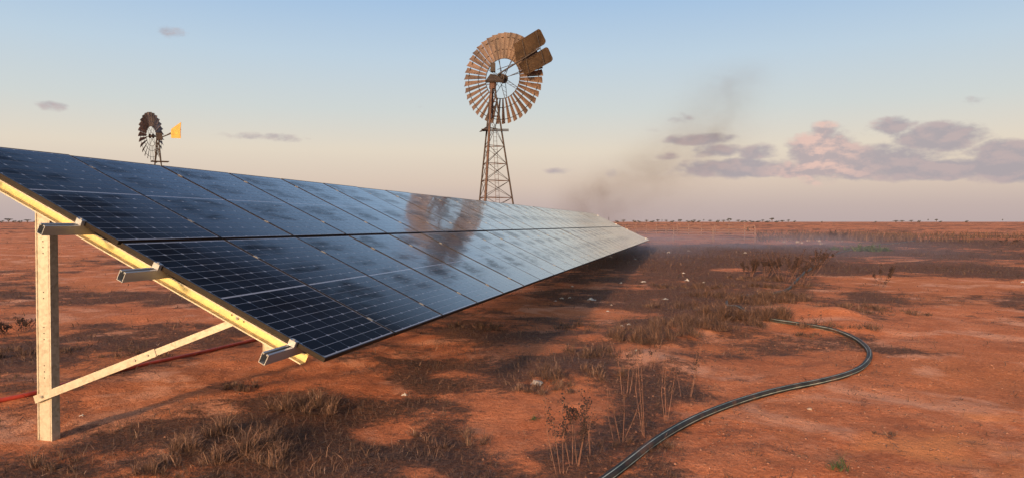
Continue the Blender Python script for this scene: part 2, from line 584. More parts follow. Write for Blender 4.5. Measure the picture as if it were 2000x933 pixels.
def grass_material():
    m, N, b = material('dry_grass_blades')
    at_ = N.n('ShaderNodeAttribute')
    at_.attribute_name = 'tint'
    N.put(b.inputs['Base Color'], N.ramp(at_.outputs['Fac'], [
        (0.0, (0.040, 0.022, 0.016)), (0.4, (0.10, 0.052, 0.035)), (0.75, (0.185, 0.098, 0.068)), (1.0, (0.29, 0.19, 0.138))]))
    b.inputs['Roughness'].default_value = 0.8
    return m


M['grass'] = grass_material()

# ------------------------------------------------------------------ ground sheet
def build_ground():
    rr = [0.25]
    while rr[-1] < 9000:
        r = rr[-1]
        rr.append(r * (1.013 if r < 80 else 1.05))
    rr = np.array(rr)
    half = math.radians(44)
    fine = np.linspace(-half, half, 420)
    coarse = np.linspace(half, 2 * math.pi - half, 90)[1:-1]
    aa = np.concatenate([fine, coarse]) - YAW
    nA, nR = len(aa), len(rr)
    X = CAM[0] + np.outer(rr, np.sin(aa))
    Y = CAM[1] + np.outer(rr, np.cos(aa))
    Z = ground_h(X, Y)
    B = bare(X, Y)
    c0 = np.array([[CAM[0], CAM[1], gh(CAM[0], CAM[1])]])
    V = np.concatenate([c0, np.stack([X, Y, Z], -1).reshape(-1, 3)])
    i, j = np.meshgrid(np.arange(nR - 1), np.arange(nA), indexing='ij')
    a = 1 + i * nA + j
    b_ = 1 + i * nA + (j + 1) % nA
    Q = np.stack([a, b_, b_ + nA, a + nA], -1).reshape(-1, 4)[:, ::-1]
    jj = np.arange(nA)
    T = np.stack([np.zeros(nA, int), 1 + (jj + 1) % nA, 1 + jj], -1)
    me = bpy.data.meshes.new('ground')
    nq, nt = len(Q), len(T)
    me.vertices.add(len(V))
    me.vertices.foreach_set('co', V.astype(np.float32).ravel())
    me.loops.add(nq * 4 + nt * 3)
    me.loops.foreach_set('vertex_index', np.concatenate([Q.ravel(), T.ravel()]).astype(np.int32))
    me.polygons.add(nq + nt)
    st = np.concatenate([np.arange(nq) * 4, nq * 4 + np.arange(nt) * 3]).astype(np.int32)
    me.polygons.foreach_set('loop_start', st)
    me.update(calc_edges=True)
    me.validate()
    at_ = me.attributes.new('bare', 'FLOAT', 'POINT')
    at_.data.foreach_set('value', np.concatenate([[0.3], B.ravel()]).astype(np.float32))
    o = link('ground', me, M['ground'], smooth=True)
    tag(o, 'flat red sandy plain with patches of dead grass', kind='structure')


build_ground()

# ------------------------------------------------------------------ solar array
TILT, PW_, PL, PITCHY, GAP = 0.4416, 1.134, 1.722, 1.154, 0.030
NCOL = 32
cs, sn = math.cos(TILT), math.sin(TILT)


def P(u, Y, n=0.0):
    return np.array([-u * cs + n * sn, Y, u * sn + n * cs])


array = empty('solar_array', (0, 0, Z0))
array.rotation_euler = (-0.0035, 0, 0)
tag(array, 'long ground-mounted array of dark solar panels tilted in two rows on steel posts', 'solar array')


def panel_material(name, is_cell):
    m, N, b = material(name)
    t = N.n('ShaderNodeTexCoord')
    t.object = array
    sp = N.n('ShaderNodeSeparateXYZ')
    N.put(sp.inputs[0], t.outputs['Object'])
    x, y, z = sp.outputs
    u = N.m('ADD', N.m('MULTIPLY', x, -cs), N.m('MULTIPLY', z, sn))
    cy = N.m('DIVIDE', y, PITCHY)
    iy = N.m('FLOOR', cy)
    fy = N.m('SUBTRACT', cy, iy)
    cu = N.m('DIVIDE', u, PL + GAP)
    iu = N.m('FLOOR', cu)
    fu = N.m('SUBTRACT', cu, iu)
    # dried dew and dust: lobes hanging in the middle of each half panel, ragged along the rows
    seed = N.m('ADD', N.m('MULTIPLY', iy, 0.37), N.m('MULTIPLY', iu, 5.1))
    cv = N.n('ShaderNodeCombineXYZ')
    N.put(cv.inputs[0], N.m('MULTIPLY', y, 1.0))
    N.put(cv.inputs[1], N.m('MULTIPLY', u, 4.0))
    N.put(cv.inputs[2], seed)
    n1 = N.noise(cv.outputs[0], 2.2, 5, 0.6, 0.4)
    cv2 = N.n('ShaderNodeCombineXYZ')
    N.put(cv2.inputs[0], N.m('MULTIPLY', fy, 1.0))
    N.put(cv2.inputs[1], N.m('MULTIPLY', fu, 2.2))
    N.put(cv2.inputs[2], N.m('MULTIPLY', seed, 0.12))
    n2 = N.noise(cv2.outputs[0], 2.6, 3, 0.5, 0.3)

    def lobe(cf, cuu, rf, ru):
        a = N.m('DIVIDE', N.m('SUBTRACT', fy, cf), rf)
        c = N.m('DIVIDE', N.m('SUBTRACT', fu, cuu), ru)
        return N.m('SUBTRACT', 1.0, N.m('ADD', N.m('MULTIPLY', a, a), N.m('MULTIPLY', c, c)), clamp=True)
    lb = N.m('MAXIMUM', N.m('MAXIMUM', lobe(0.28, 0.88, 0.45, 0.16), lobe(0.42, 0.36, 0.52, 0.22)), lobe(0.30, 0.66, 0.4, 0.10))
    k = N.m('ADD', lb, N.m('ADD', N.m('MULTIPLY', N.m('SUBTRACT', n1, 0.5), 2.0), N.m('MULTIPLY', N.m('SUBTRACT', n2, 0.5), 1.7)))
    dull = N.mr(k, 0.30, 1.25)
    far = N.mr(y, 24.0, 34.0)          # the far third of the array is evenly filmed
    dull = N.m('MULTIPLY', dull, N.m('SUBTRACT', 1.0, N.m('MULTIPLY', far, 0.9)))
    if is_cell:
        nzc = N.noise(t.outputs['Object'], 1.3, 2, 0.5)
        c = N.ramp(nzc, [(0.35, (0.006, 0.007, 0.011)), (0.65, (0.012, 0.013, 0.019))])
    else:
        c = (0.29, 0.30, 0.35, 1)
    N.put(b.inputs['Base Color'], c)
    b.inputs['Roughness'].default_value = 0.16
    lw = N.n('ShaderNodeLayerWeight')
    ar = N.mr(lw.outputs['Facing'], 0.69, 0.89, 0.18, 1.0)      # anti-reflective glass: dull face on, mirror-like at a glance
    N.put(b.inputs['Specular IOR Level'], N.m('MULTIPLY', N.m('SUBTRACT', ar, 0.2), N.mr(dull, 0.0, 1.0, 0.55, 0.05, smooth=False)))
    N.put(b.inputs['Coat Weight'], N.m('MULTIPLY', ar, N.mr(dull, 0.0, 1.0, 1.0, 0.35, smooth=False)))
    N.put(b.inputs['Coat Roughness'], N.mr(dull, 0.0, 1.0, 0.065, 0.14, smooth=False))
    b.inputs['Coat IOR'].default_value = 1.50
    wv = N.noise(cv2.outputs[0], 1.6, 2, 0.5, 0.0)
    bp = N.n('ShaderNodeBump')
    bp.inputs['Strength'].default_value = 0.08
    bp.inputs['Distance'].default_value = 0.05
    N.put(bp.inputs['Height'], wv)
    N.put(b.inputs['Coat Normal'], bp.outputs[0])
    return m


M['cell'] = panel_material('monocrystalline_cell', True)
M['laminate'] = panel_material('panel_laminate', False)

# one panel in its own frame: a along the row (local x), b up the slope (local y), c the glass normal (local z)
FH, FW_ = 0.030, 0.010


def panel_meshes():
    lam = MB()
    lam.box((PW_ / 2, PL / 2, -0.0045), (PW_ - 2 * FW_, PL - 2 * FW_, 0.005))
    fr = MB()
    fr.box((FW_ / 2, PL / 2, -FH / 2 - 0.0), (FW_, PL, FH))
    fr.box((PW_ - FW_ / 2, PL / 2, -FH / 2), (FW_, PL, FH))
    fr.box((PW_ / 2, FW_ / 2, -FH / 2), (PW_ - 2 * FW_, FW_, FH))
    fr.box((PW_ / 2, PL - FW_ / 2, -FH / 2), (PW_ - 2 * FW_, FW_, FH))
    cw, ch, gap = 0.1785, 0.0877, 0.0048
    px, py = cw + gap, ch + gap
    x0 = (PW_ - 6 * px + gap) / 2
    ybot = 0.024
    spots = []
    midgap = PL - 2 * ybot - 18 * py + gap
    for r in range(18):
        yy = ybot + r * py + (midgap if r >= 9 else 0)
        for c in range(6):
            spots.append((x0 + c * px, yy, r % 2))
    ctop = -0.0012

    def tile(flip):
        q = 0.011
        if flip:
            pts = [(0, 0), (cw, 0), (cw, ch - q), (cw - q, ch), (q, ch), (0, ch - q)]
        else:
            pts = [(q, 0), (cw - q, 0), (cw, q), (cw, ch), (0, ch), (0, q)]
        vs = [(a, b, 0) for a, b in pts] + [(a, b, -0.0006) for a, b in pts]
        fs = [tuple(range(6))] + [(i, i + 6, (i + 1) % 6 + 6, (i + 1) % 6) for i in range(6)]
        return vs, fs
    tiles = []
    for fl in (0, 1):
        mb = MB()
        mb.add(*tile(fl))
        tiles.append(mb.mesh('cell'))
    allc = MB()
    for (a, b, fl) in spots:
        vs, fs = tile(fl)
        allc.add([(v[0] + a, v[1] + b, v[2] + ctop) for v in vs], fs)
    return lam.mesh('solar_panel'), fr.mesh('panel_frame'), tiles, allc.mesh('cell_sheet'), spots, ctop


lamM, frM, tileM, cellM, spots, ctop = panel_meshes()
for me_, ma_ in ((lamM, 'laminate'), (frM, 'frame'), (tileM[0], 'cell'), (tileM[1], 'cell'), (cellM, 'cell')):
    me_.materials.append(M[ma_])
RP = Matrix(((0, -cs, sn, 0), (1, 0, 0, 0), (0, sn, cs, 0), (0, 0, 0, 1)))   # panel frame -> array frame
ncell = 0
for cidx in range(NCOL):
    for row in (0, 1):
        o = link('solar_panel', lamM, None, array)
        base_p = P(row * (PL + GAP), cidx * PITCHY + 0.01)
        wob = Matrix.Rotation(random.uniform(-0.0022, 0.0022), 4, 'X') @ Matrix.Rotation(random.uniform(-0.0022, 0.0022), 4, 'Y')
        o.matrix_local = Matrix.Translation(base_p) @ RP @ wob
        link('panel_frame', frM, None, o)
        if cidx == 0 or (cidx == 1 and row == 0 and False):
            for (a, b, fl) in spots:
                co = link('cell', tileM[fl], None, o)
                co.location = (a, b, ctop)
                ncell += 1
        else:
            co = link('cell_sheet', cellM, None, o)
            co['kind'] = 'stuff'

# purlins: hollow slotted rails running under the panels, poking out at the near end
PURL = [0.24, 1.38, 2.08, 3.20]
YN, YF = -0.31, NCOL * PITCHY + 0.15
for up_ in PURL:
    w, h, t = 0.048, 0.070, 0.004
    n1 = -FH - 0.001
    pr = [(-w / 2, 0), (-0.009, 0), (-0.009, -0.010), (-0.009 - t, -0.010), (-0.009 - t, -t), (-w / 2 + t, -t), (-w / 2 + t, -h + t),
          (w / 2 - t, -h + t), (w / 2 - t, -t), (0.009 + t, -t), (0.009 + t, -0.010), (0.009, -0.010), (0.009, 0), (w / 2, 0),
          (w / 2, -h), (-w / 2, -h)]
    mb = MB()
    mb.extrude(pr, lambda a, b, tt: P(up_ + a, tt, n1 + b), YN, YF)
    mb.build('purlin', M['alu'], array)

# clamps
def clamp_mesh(end):
    mb = MB()
    if end:
        mb.box((-0.018, 0, -0.010), (0.032, 0.05, 0.040))
        mb.box((0.002, 0, 0.005), (0.014, 0.05, 0.006))
        mb.tube([(-0.018, 0, 0.010), (-0.018, 0, 0.018)], 0.009, 6)
    else:
        mb.box((0, 0, 0.002), (0.036, 0.05, 0.003))
        mb.box((0, 0, -0.012), (0.010, 0.05, 0.026))
        mb.tube([(0, 0, 0.003), (0, 0, 0.006)], 0.007, 6)
    return mb.mesh('clamp')


cm, ce = clamp_mesh(False), clamp_mesh(True)
M['clamp'] = simple('dull_clamp_aluminium', (0.26, 0.25, 0.24), 0.55, 0.3, 0.15, 30)
cm.materials.append(M['clamp'])
ce.materials.append(M['alu'])
for up_ in PURL:
    for k in range(NCOL + 1):
        endc = k in (0, NCOL)
        o = link('clamp', ce if endc else cm, None, array)
        rz = Matrix.Rotation(math.pi, 4, 'Z') if k == NCOL else Matrix.Identity(4)
        yk = k * PITCHY + (0.008 if k == 0 else -0.008 if k == NCOL else 0)
        o.matrix_local = Matrix.Translation(P(up_, yk)) @ RP @ rz

# frames: post, rafter and telescopic brace, repeated along the array
YW = 0.22
pb = atY(75, 848, 0.235)
XPL = pb[0]
XPR = atY(103, 848, 0.235)[0]
pw = XPR - XPL


def frame_set(y):
    # rafter: lipped channel open towards the near end
    t = 0.004
    d, n0, n1 = 0.066, -0.103, -0.187
    place = lambda a, b, tt: P(tt, y + a, b)
    mb = MB()
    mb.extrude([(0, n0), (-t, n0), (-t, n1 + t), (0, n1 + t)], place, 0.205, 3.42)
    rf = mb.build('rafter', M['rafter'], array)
    mb = MB()
    mb.extrude([(-t - 0.0005, n0), (-d, n0), (-d, n0 - 0.010), (-d + t, n0 - 0.010), (-d + t, n0 - t), (-t - 0.0005, n0 - t)], place, 0.205, 3.42)
    mb.build('upper_flange', M['galv'], rf)
    mb = MB()
    mb.extrude([(0, n1 + t - 0.0005), (-d * 0.45, n1 + t - 0.0005), (-d * 0.5, n1 + t - 0.003), (-d * 0.55, n1 + t - 0.0005), (-d + t, n1 + t), (-d + t, n1 + 0.009), (-d, n1 + 0.009), (-d, n1), (0, n1)], place, 0.205, 3.42)
    mb.build('lower_flange', M['galv'], rf)
    hb = MB()
    for us in (0.80, 2.23):
        for du in (-0.055, 0.05):
            c = P(us + du, y - t - 0.0025, -0.146)
            hb.tube([c + np.array([0, 0.002, 0]), c], 0.006, 8)
    hb.build('bolt_hole', M['dark'], rf)
    for us in (0.80, 2.23):
        b2 = MB()
        c = P(us, y - t, -0.146)
        b2.tube([c, c + np.array([0, -0.009, 0])], 0.013, 6)
        b2.tube([c, c + np.array([0, -0.015, 0])], 0.007, 6)
        b2.build('bolt', M['bolt'], rf)
    # post: ribbed channel standing on the ground
    yf = y + 0.015
    zt = P(0, 0, -0.103)[2] + (-XPR) * math.tan(TILT) * 1.0 - 0.03
    zg = gh(XPL + pw / 2, yf) - 0.25 - Z0
    dp = 0.07
    r_ = pw * 0.16
    prf = [(XPL, yf + dp), (XPL, yf - 0.004), (XPL + r_ * 0.45, yf - 0.004), (XPL + r_ * 0.6, yf + 0.004), (XPL + r_ * 0.8, yf + 0.004), (XPL + r_, yf),
           (XPR - r_, yf), (XPR - r_ * 0.8, yf + 0.004), (XPR - r_ * 0.6, yf + 0.004), (XPR - r_ * 0.45, yf - 0.004), (XPR, yf - 0.004), (XPR, yf + dp)]
    mb = MB()
    mb.extrude(prf, lambda a, b, tt: np.array([a, b, tt]), zg, zt)
    po = mb.build('post', M['galv'], array)
    hb = MB()
    zs = [atY(88, yy, yf)[2] - Z0 for yy in (471, 482, 494, 570, 582, 638, 650, 662, 713, 725, 737)]
    for z in zs:
        c = np.array([(XPL + XPR) / 2, yf - 0.001, z])
        hb.tube([c + np.array([0, 0.002, 0]), c - np.array([0, 0.0006, 0])], 0.0055, 8)
    hb.build('bolt_hole', M['dark'], po)
    # brace
    A = atY(80, 775, yf - 0.02) - np.array([0, 0, Z0])
    Bp = P(0.80, YW + 0.02, -0.165)
    Bp = Bp + (Bp - A) * 0.0
    off = np.array([0, y - YW, 0])
    A, Bp = A + off, Bp + off
    A = A + np.array([0, -0.006, 0])
    dv = Bp - A
    L = np.linalg.norm(dv)
    dv /= L
    nY = np.array([0, 1.0, 0]) - dv * dv[1]
    nY /= np.linalg.norm(nY)
    vv = np.cross(nY, dv)
    if vv[2] < 0:
        vv = -vv

    def chan(w, dd, t0, t1, o, name, t=0.003):
        pr = [(w / 2, 0), (w / 2, dd), (w / 2 - t, dd), (w / 2 - t, t), (-w / 2 + t, t), (-w / 2 + t, dd), (-w / 2, dd), (-w / 2, 0)]
        mb = MB()
        mb.extrude(pr, lambda a, b, tt: A + dv * tt + vv * a + nY * (b + o), t0, t1)
        return mb
    br_ = chan(0.058, 0.032, -0.05, L * 0.60, -0.006, 'brace').build('brace', M['galv'], array)
    chan(0.048, 0.025, L * 0.42, L + 0.02, 0.0, 'brace_inner').build('inner_channel', M['galv'], br_)
    b2 = MB()
    for tt, r in ((0.03, 0.011), (L * 0.5, 0.009), (L * 0.565, 0.009)):
        c = A + dv * tt - nY * 0.006
        b2.tube([c, c - nY * 0.010], r, 6)
    b2.build('bolt', M['bolt'], br_)


for k in range(12):
    frame_set(YW + k * 3.0)

# ------------------------------------------------------------------ pipes on the ground
def spline(pts, step=0.12):
    pts = [np.array(p, float) for p in pts]
    pts = [2 * pts[0] - pts[1]] + pts + [2 * pts[-1] - pts[-2]]
    out = []
    for i in range(1, len(pts) - 2):
        p0, p1, p2, p3 = pts[i - 1:i + 3]
        n = max(3, int(np.linalg.norm(p2 - p1) / step))
        for k in range(n):
            t = k / n
            out.append(0.5 * ((2 * p1) + (-p0 + p2) * t + (2 * p0 - 5 * p1 + 4 * p2 - p3) * t * t + (-p0 + 3 * p1 - 3 * p2 + p3) * t ** 3))
    out.append(pts[-2])
    return out


def poly_pipe_material():
    m, N, b = material('striped_black_poly_pipe')
    uv = N.n('ShaderNodeAttribute')
    uv.attribute_name = 'turn'
    f = uv.outputs['Fac']
    s1 = N.m('LESS_THAN', N.m('ABSOLUTE', N.m('SUBTRACT', N.m('FRACT', N.m('MULTIPLY', f, 5.0)), 0.5)), 0.075)
    g = N.n('ShaderNodeTexCoord').outputs['Object']
    nz = N.noise(g, 6, 4, 0.6)
    stripe = N.ramp(nz, [(0.4, (0.14, 0.20, 0.195)), (0.7, (0.36, 0.42, 0.40))])
    black = N.ramp(nz, [(0.35, (0.010, 0.012, 0.015)), (0.7, (0.04, 0.035, 0.032))])
    dusty = N.mr(N.noise(g, 3.2, 5, 0.65), 0.50, 0.72, 0, 0.55)
    N.put(b.inputs['Base Color'], N.mix(dusty, N.mix(s1, black, stripe), (0.20, 0.085, 0.045, 1)))
    b.inputs['Roughness'].default_value = 0.55
    b.inputs['Specular IOR Level'].default_value = 0.16
    return m


def pipe(name, pix, r, mat, lift=0.0, n=20):
    pts = [onG(*p) for p in pix]
    sp = spline(pts)
    sp = [np.array([p[0], p[1], gh(p[0], p[1]) + r * 0.75 + lift]) for p in sp]
    # settle: smooth the heights so that the pipe bridges small dips
    z = np.array([p[2] for p in sp])
    for _ in range(6):
        z[1:-1] = np.maximum(z[1:-1], 0.5 * (z[:-2] + z[2:]))
        z[1:-1] = 0.5 * z[1:-1] + 0.25 * (z[:-2] + z[2:])
    for i, (p, q) in enumerate(zip(sp, z)):
        p[2] = q
        p[0] += 0.05 * (fbm(np.array([i * 0.045]), np.array([r * 50]), 201, 2)[0] - 0.5)
        p[1] += 0.05 * (fbm(np.array([i * 0.045]), np.array([r * 50]), 207, 2)[0] - 0.5)
    mb = MB()
    mb.tube(sp, r, n)
    me = mb.mesh(name)
    a = me.attributes.new('turn', 'FLOAT', 'CORNER')
    vi = np.zeros(len(me.loops), np.int32)
    me.loops.foreach_get('vertex_index', vi)
    ring = (vi % n).astype(float)
    tv = ring / n
    for p in me.polygons:
        if len(p.vertices) == 4:
            ls = list(p.loop_indices)
            if max(tv[ls]) - min(tv[ls]) > 0.5:
                for l in ls:
                    if tv[l] == 0:
                        tv[l] = 1.0
    a.data.foreach_set('value', tv.astype(np.float32))
    return link(name, me, mat, smooth=True, recalc=True)


M['poly'] = poly_pipe_material()
o = pipe('water_pipe', [(1080, 1010), (1190, 936), (1240, 895), (1300, 853), (1350, 825), (1400, 802), (1450, 786), (1500, 772), (1550, 760), (1600, 749),
                        (1650, 737), (1683, 722), (1699, 702), (1694, 683), (1672, 666), (1640, 652), (1600, 642), (1550, 634), (1500, 626), (1455, 615),
                        (1425, 601), (1422, 590), (1445, 582), (1495, 576), (1535, 568), (1556, 548), (1578, 530), (1600, 513), (1625, 498), (1690, 482), (1790, 470)], 0.032, M['poly'])
tag(o, 'black poly water pipe with pale stripes snaking across the red sand', 'pipe')
o = pipe('cable_conduit', [(-160, 820), (0, 785), (70, 770), (160, 744), (250, 722), (330, 704), (420, 684), (500, 665), (580, 645), (660, 628)], 0.021, M['conduit'], n=10)
tag(o, 'dull red conduit lying on the ground behind the steel post', 'conduit')

# ------------------------------------------------------------------ windmills
RT = np.array([math.cos(YAW), math.sin(YAW), 0.0])       # to the right, as seen from where the photographer stood
FWD = np.array([-math.sin(YAW), math.cos(YAW), 0.0])


def wheel(root, hub, axis, R, nb, r0, pitch, matb, nspoke, name='wheel', taper=(0.30, 0.62), rim_r=(0.46, 0.66, 0.92), missing=()):
    """a bladed wheel; axis is the unit direction of the shaft"""
    axis = np.array(axis, float)
    axis /= np.linalg.norm(axis)
    e1 = np.cross(axis, [0, 0, 1.0])
    e1 /= np.linalg.norm(e1)
    e2 = np.cross(e1, axis)
    if e2[2] < 0:
        e2 = -e2
    hub = np.array(hub, float)
    w = empty('wheel', (0, 0, 0))
    w.parent = root
    arc = 2 * math.pi / nb
    for k in range(nb):
        if k in missing:
            continue
        t = k * arc + 0.03
        rad = math.cos(t) * e1 + math.sin(t) * e2
        tan = -math.sin(t) * e1 + math.cos(t) * e2
        mb = MB()
        vs = []
        NS, NR = 4, 5
        for side in (1, -1):
            for i in range(NR):
                f = i / (NR - 1)
                r = R * (r0 + (1 - r0) * f)
                wd = R * arc * 0.5 * 0.90 * (r0 * 1.0 + (1 - r0) * f)
                pt = pitch * (1.1 - 0.25 * f)
                for j in range(NS):
                    s = 2 * j / (NS - 1) - 1
                    sag = 0.16 * wd * (1 - s * s)
                    p = hub + rad * r + (tan * math.cos(pt) + axis * math.sin(pt)) * wd * s + (axis * math.cos(pt) - tan * math.sin(pt)) * (sag + side * 0.004 * R / 3)
                    vs.append(p)
        fs = []
        o2 = NR * NS
        for i in range(NR - 1):
            for j in range(NS - 1):
                a = i * NS + j
                fs.append((a, a + 1, a + NS + 1, a + NS))
                fs.append((o2 + a, o2 + a + NS, o2 + a + NS + 1, o2 + a + 1))
        ed = [j for j in range(NS)] + [i * NS + NS - 1 for i in range(1, NR)] + [(NR - 1) * NS + j for j in range(NS - 2, -1, -1)] + [i * NS for i in range(NR - 2, 0, -1)]
        for i in range(len(ed)):
            a, b = ed[i], ed[(i + 1) % len(ed)]
            fs.append((a, o2 + a, o2 + b, b))
        mb.add(vs, fs)
        mb.build('blade', matb, w)
    for q in rim_r:
        mb = MB()
        n = 64
        ring = [hub + R * q * (math.cos(2 * math.pi * i / n) * e1 + math.sin(2 * math.pi * i / n) * e2) + axis * R * 0.012 for i in range(n + 1)]
        mb.tube(ring, R * 0.0085, 5, cap=False)
        mb.build('rim', M['rustdark'], w)
    for k in range(nspoke):
        t = 2 * math.pi * k / nspoke + 0.2
        rad = math.cos(t) * e1 + math.sin(t) * e2
        tan = -math.sin(t) * e1 + math.cos(t) * e2
        mb = MB()
        e_ = hub + rad * R * rim_r[0]
        far_ = hub + rad * R * rim_r[-1]
        for s in (-1, 1):
            mb.bar(hub + axis * s * R * 0.09 + tan * s * R * 0.02, e_ + axis * s * R * 0.012 + tan * s * R * 0.02, R * 0.010)
        for q in (0.35, 0.6, 0.8):
            mb.bar(hub + rad * R * rim_r[0] * q - axis * R * 0.09 * (1 - q) - tan * R * 0.02, hub + rad * R * rim_r[0] * (q + 0.13) + axis * R * 0.09 * (1 - q) + tan * R * 0.02, R * 0.006)
        mb.bar(e_, far_, R * 0.008)
        mb.build('spoke', M['rustdark'], w)
    mb = MB()
    mb.tube([hub - axis * R * 0.11, hub + axis * R * 0.11], R * 0.055, 12)
    mb.tube([hub - axis * R * 0.08, hub - axis * R * 0.06], R * 0.10, 12)
    mb.tube([hub + axis * R * 0.06, hub + axis * R * 0.08], R * 0.10, 12)
    mb.build('hub', M['rustdark'], w)
    return w


def lattice(root, base_c, Rb, top_z, Rt, angs, levels, leg_r, mat_legs, platform_z, plat):
    """tower of angle-iron legs, girts and cross bracing, standing on the ground at z = 0"""
    base_c = np.array(base_c, float)

    def leg_p(a, z):
        f = z / top_z
        R = Rb + (Rt - Rb) * f
        return base_c + np.array([0, 0, z]) + R * (math.cos(a) * RT - math.sin(a) * FWD)
    for a, r, m_ in zip(angs, leg_r, mat_legs):
        mb = MB()
        mb.bar(leg_p(a, -0.4), leg_p(a, top_z), r)
        lg = mb.build('leg', m_, root)
    n = len(angs)
    for z in levels:
        mb = MB()
        for i in range(n):
            mb.bar(leg_p(angs[i], z), leg_p(angs[(i + 1) % n], z), 0.05)
        mb.build('girt', M['rust'], root)
    zz = [0.2] + list(levels) + [top_z * 0.97]
    for z0, z1 in zip(zz[:-1], zz[1:]):
        mb = MB()
        for i in range(n):
            a, b = angs[i], angs[(i + 1) % n]
            mb.bar(leg_p(a, z0), leg_p(b, z1), 0.032)
            mb.bar(leg_p(b, z0), leg_p(a, z1), 0.032)
        mb.build('cross_brace', M['rustdark'], root)
    return leg_p


# --- the big mill
DM = 63.0
mm = atD(962, 433, DM)
m0 = np.array([mm[0], mm[1], 0.0])
m0[2] = gh(m0[0], m0[1])
big = empty('windmill', tuple(m0))
tag(big, 'tall rusty windmill with a wide brown bladed wheel and twin corrugated tail vanes', 'windmill')
pxm = DM / 1422.32
zpix = lambda py: (433 - py) * pxm + CAM[2]


def mp(px, py, fwd=0.0):
    """point at photo pixel, fwd metres behind the mill's axis plane, in the mill's own frame"""
    k = (DM + fwd) / DM
    return ((px - 962) * pxm * k) * RT + FWD * fwd + np.array([0, 0, CAM[2] + (433 - py) * pxm * k - m0[2]])


AN = [math.radians(a) for a in (-11.7, 108.3, 228.3)]
legp = lattice(big, (0, 0, 0), 53 * pxm, zpix(160) - m0[2], 2.5 * pxm, AN, [zpix(p) - m0[2] for p in (448, 418, 386, 353, 320, 286, 228, 200)],
               [0.12, 0.17, 0.11], [M['rustdark'], M['rust'], M['rustdark']], 0, None)
# landing near the top
zp = zpix(255) - m0[2]
mb = MB()
for s in (-1, 1):
    mb.box(np.array([0, 0, zp]) + FWD * s * 0.5 + RT * 0.25, (2.3, 0.32, 0.05), (RT, FWD, (0, 0, 1)))
mb.box(np.array([0, 0, zp]) - RT * 0.75, (0.34, 1.4, 0.05), (RT, FWD, (0, 0, 1)))
mb.bar(mp(939, 258, -0.4), mp(951, 249, 0.1), 0.30, 0.04)
mb.bar(mp(951, 249, 0.1), mp(976, 254, 0.4), 0.22, 0.05)
mb.build('platform', M['rustdark'], big)
# ladder up the right face
l0, l1 = legp(AN[0], 0.2) * 0.55 + legp(AN[2], 0.2) * 0.45, legp(AN[0], zp) * 0.55 + legp(AN[2], zp) * 0.45
lad = MB()
for s in (-0.17, 0.17):
    lad.bar(l0 + RT * s, l1 + RT * s * 0.8, 0.028)
for k in range(26):
    c = l0 + (l1 - l0) * (k + 0.5) / 26
    lad.bar(c - RT * 0.17, c + RT * 0.17, 0.022)
lad.build('ladder', M['rust'], big)
# head: gearbox, hood and turntable
hd = MB()
hd.box(mp(963, 134, 0), (0.42, 0.42, 0.75), (RT, FWD, (0, 0, 1)))
hd.build('gearbox', M['hood'], big)
hood = MB()
c0 = mp(966, 157, 0.2)
hood.add([mp(949, 159, -0.5), mp(983, 159, -0.5), mp(986, 160, 1.2), mp(950, 160, 1.2), mp(958, 146, 0.0), mp(970, 148, 0.0), mp(969, 149, 0.6), mp(960, 149, 0.6),
          mp(948, 162, -0.4), mp(984, 163, -0.4), mp(982, 163, 1.0), mp(952, 163, 1.0)],
         [(4, 5, 6, 7), (0, 1, 5, 4), (1, 2, 6, 5), (2, 3, 7, 6), (3, 0, 4, 7), (0, 8, 9, 1), (1, 9, 10, 2), (2, 10, 11, 3), (3, 11, 8, 0), (8, 11, 10, 9)])
hood.build('hood', M['hood'], big)
tt = MB()
tt.tube([mp(962, 175, 0), mp(963, 160, 0)], 0.30, 12)
tt.tube([mp(962, 232, 0), mp(962, 170, 0)], 0.09, 8)
tt.build('turntable', M['rust'], big)
# the wheel stands behind the tower, its shaft 30 degrees off the line of sight
ax = FWD * math.cos(math.radians(30)) + RT * math.sin(math.radians(30))
hubp = mp(980.5, 155, 1.25)
RW = 88 * pxm * (DM + 1.25) / DM
wheel(big, hubp, ax, RW, 40, 0.435, math.radians(-30), M['blade'], 8, rim_r=(0.44, 0.64, 0.90))
sh = MB()
sh.tube([mp(964, 154, 0), hubp], 0.11, 10)
sh.build('shaft', M['rustdark'], big)
# tail: boom with two corrugated vanes
tb = MB()
b0, b1 = mp(972, 148, -0.4), mp(1055, 97, -2.2)
bd = (b1 - b0) / np.linalg.norm(b1 - b0)
tb.bar(b0, b1, 0.10)
tb.bar(b0 + np.array([0, 0, 0.45]), b0 + (b1 - b0) * 0.45, 0.04)
tb.build('tail_boom', M['rustdark'], big)


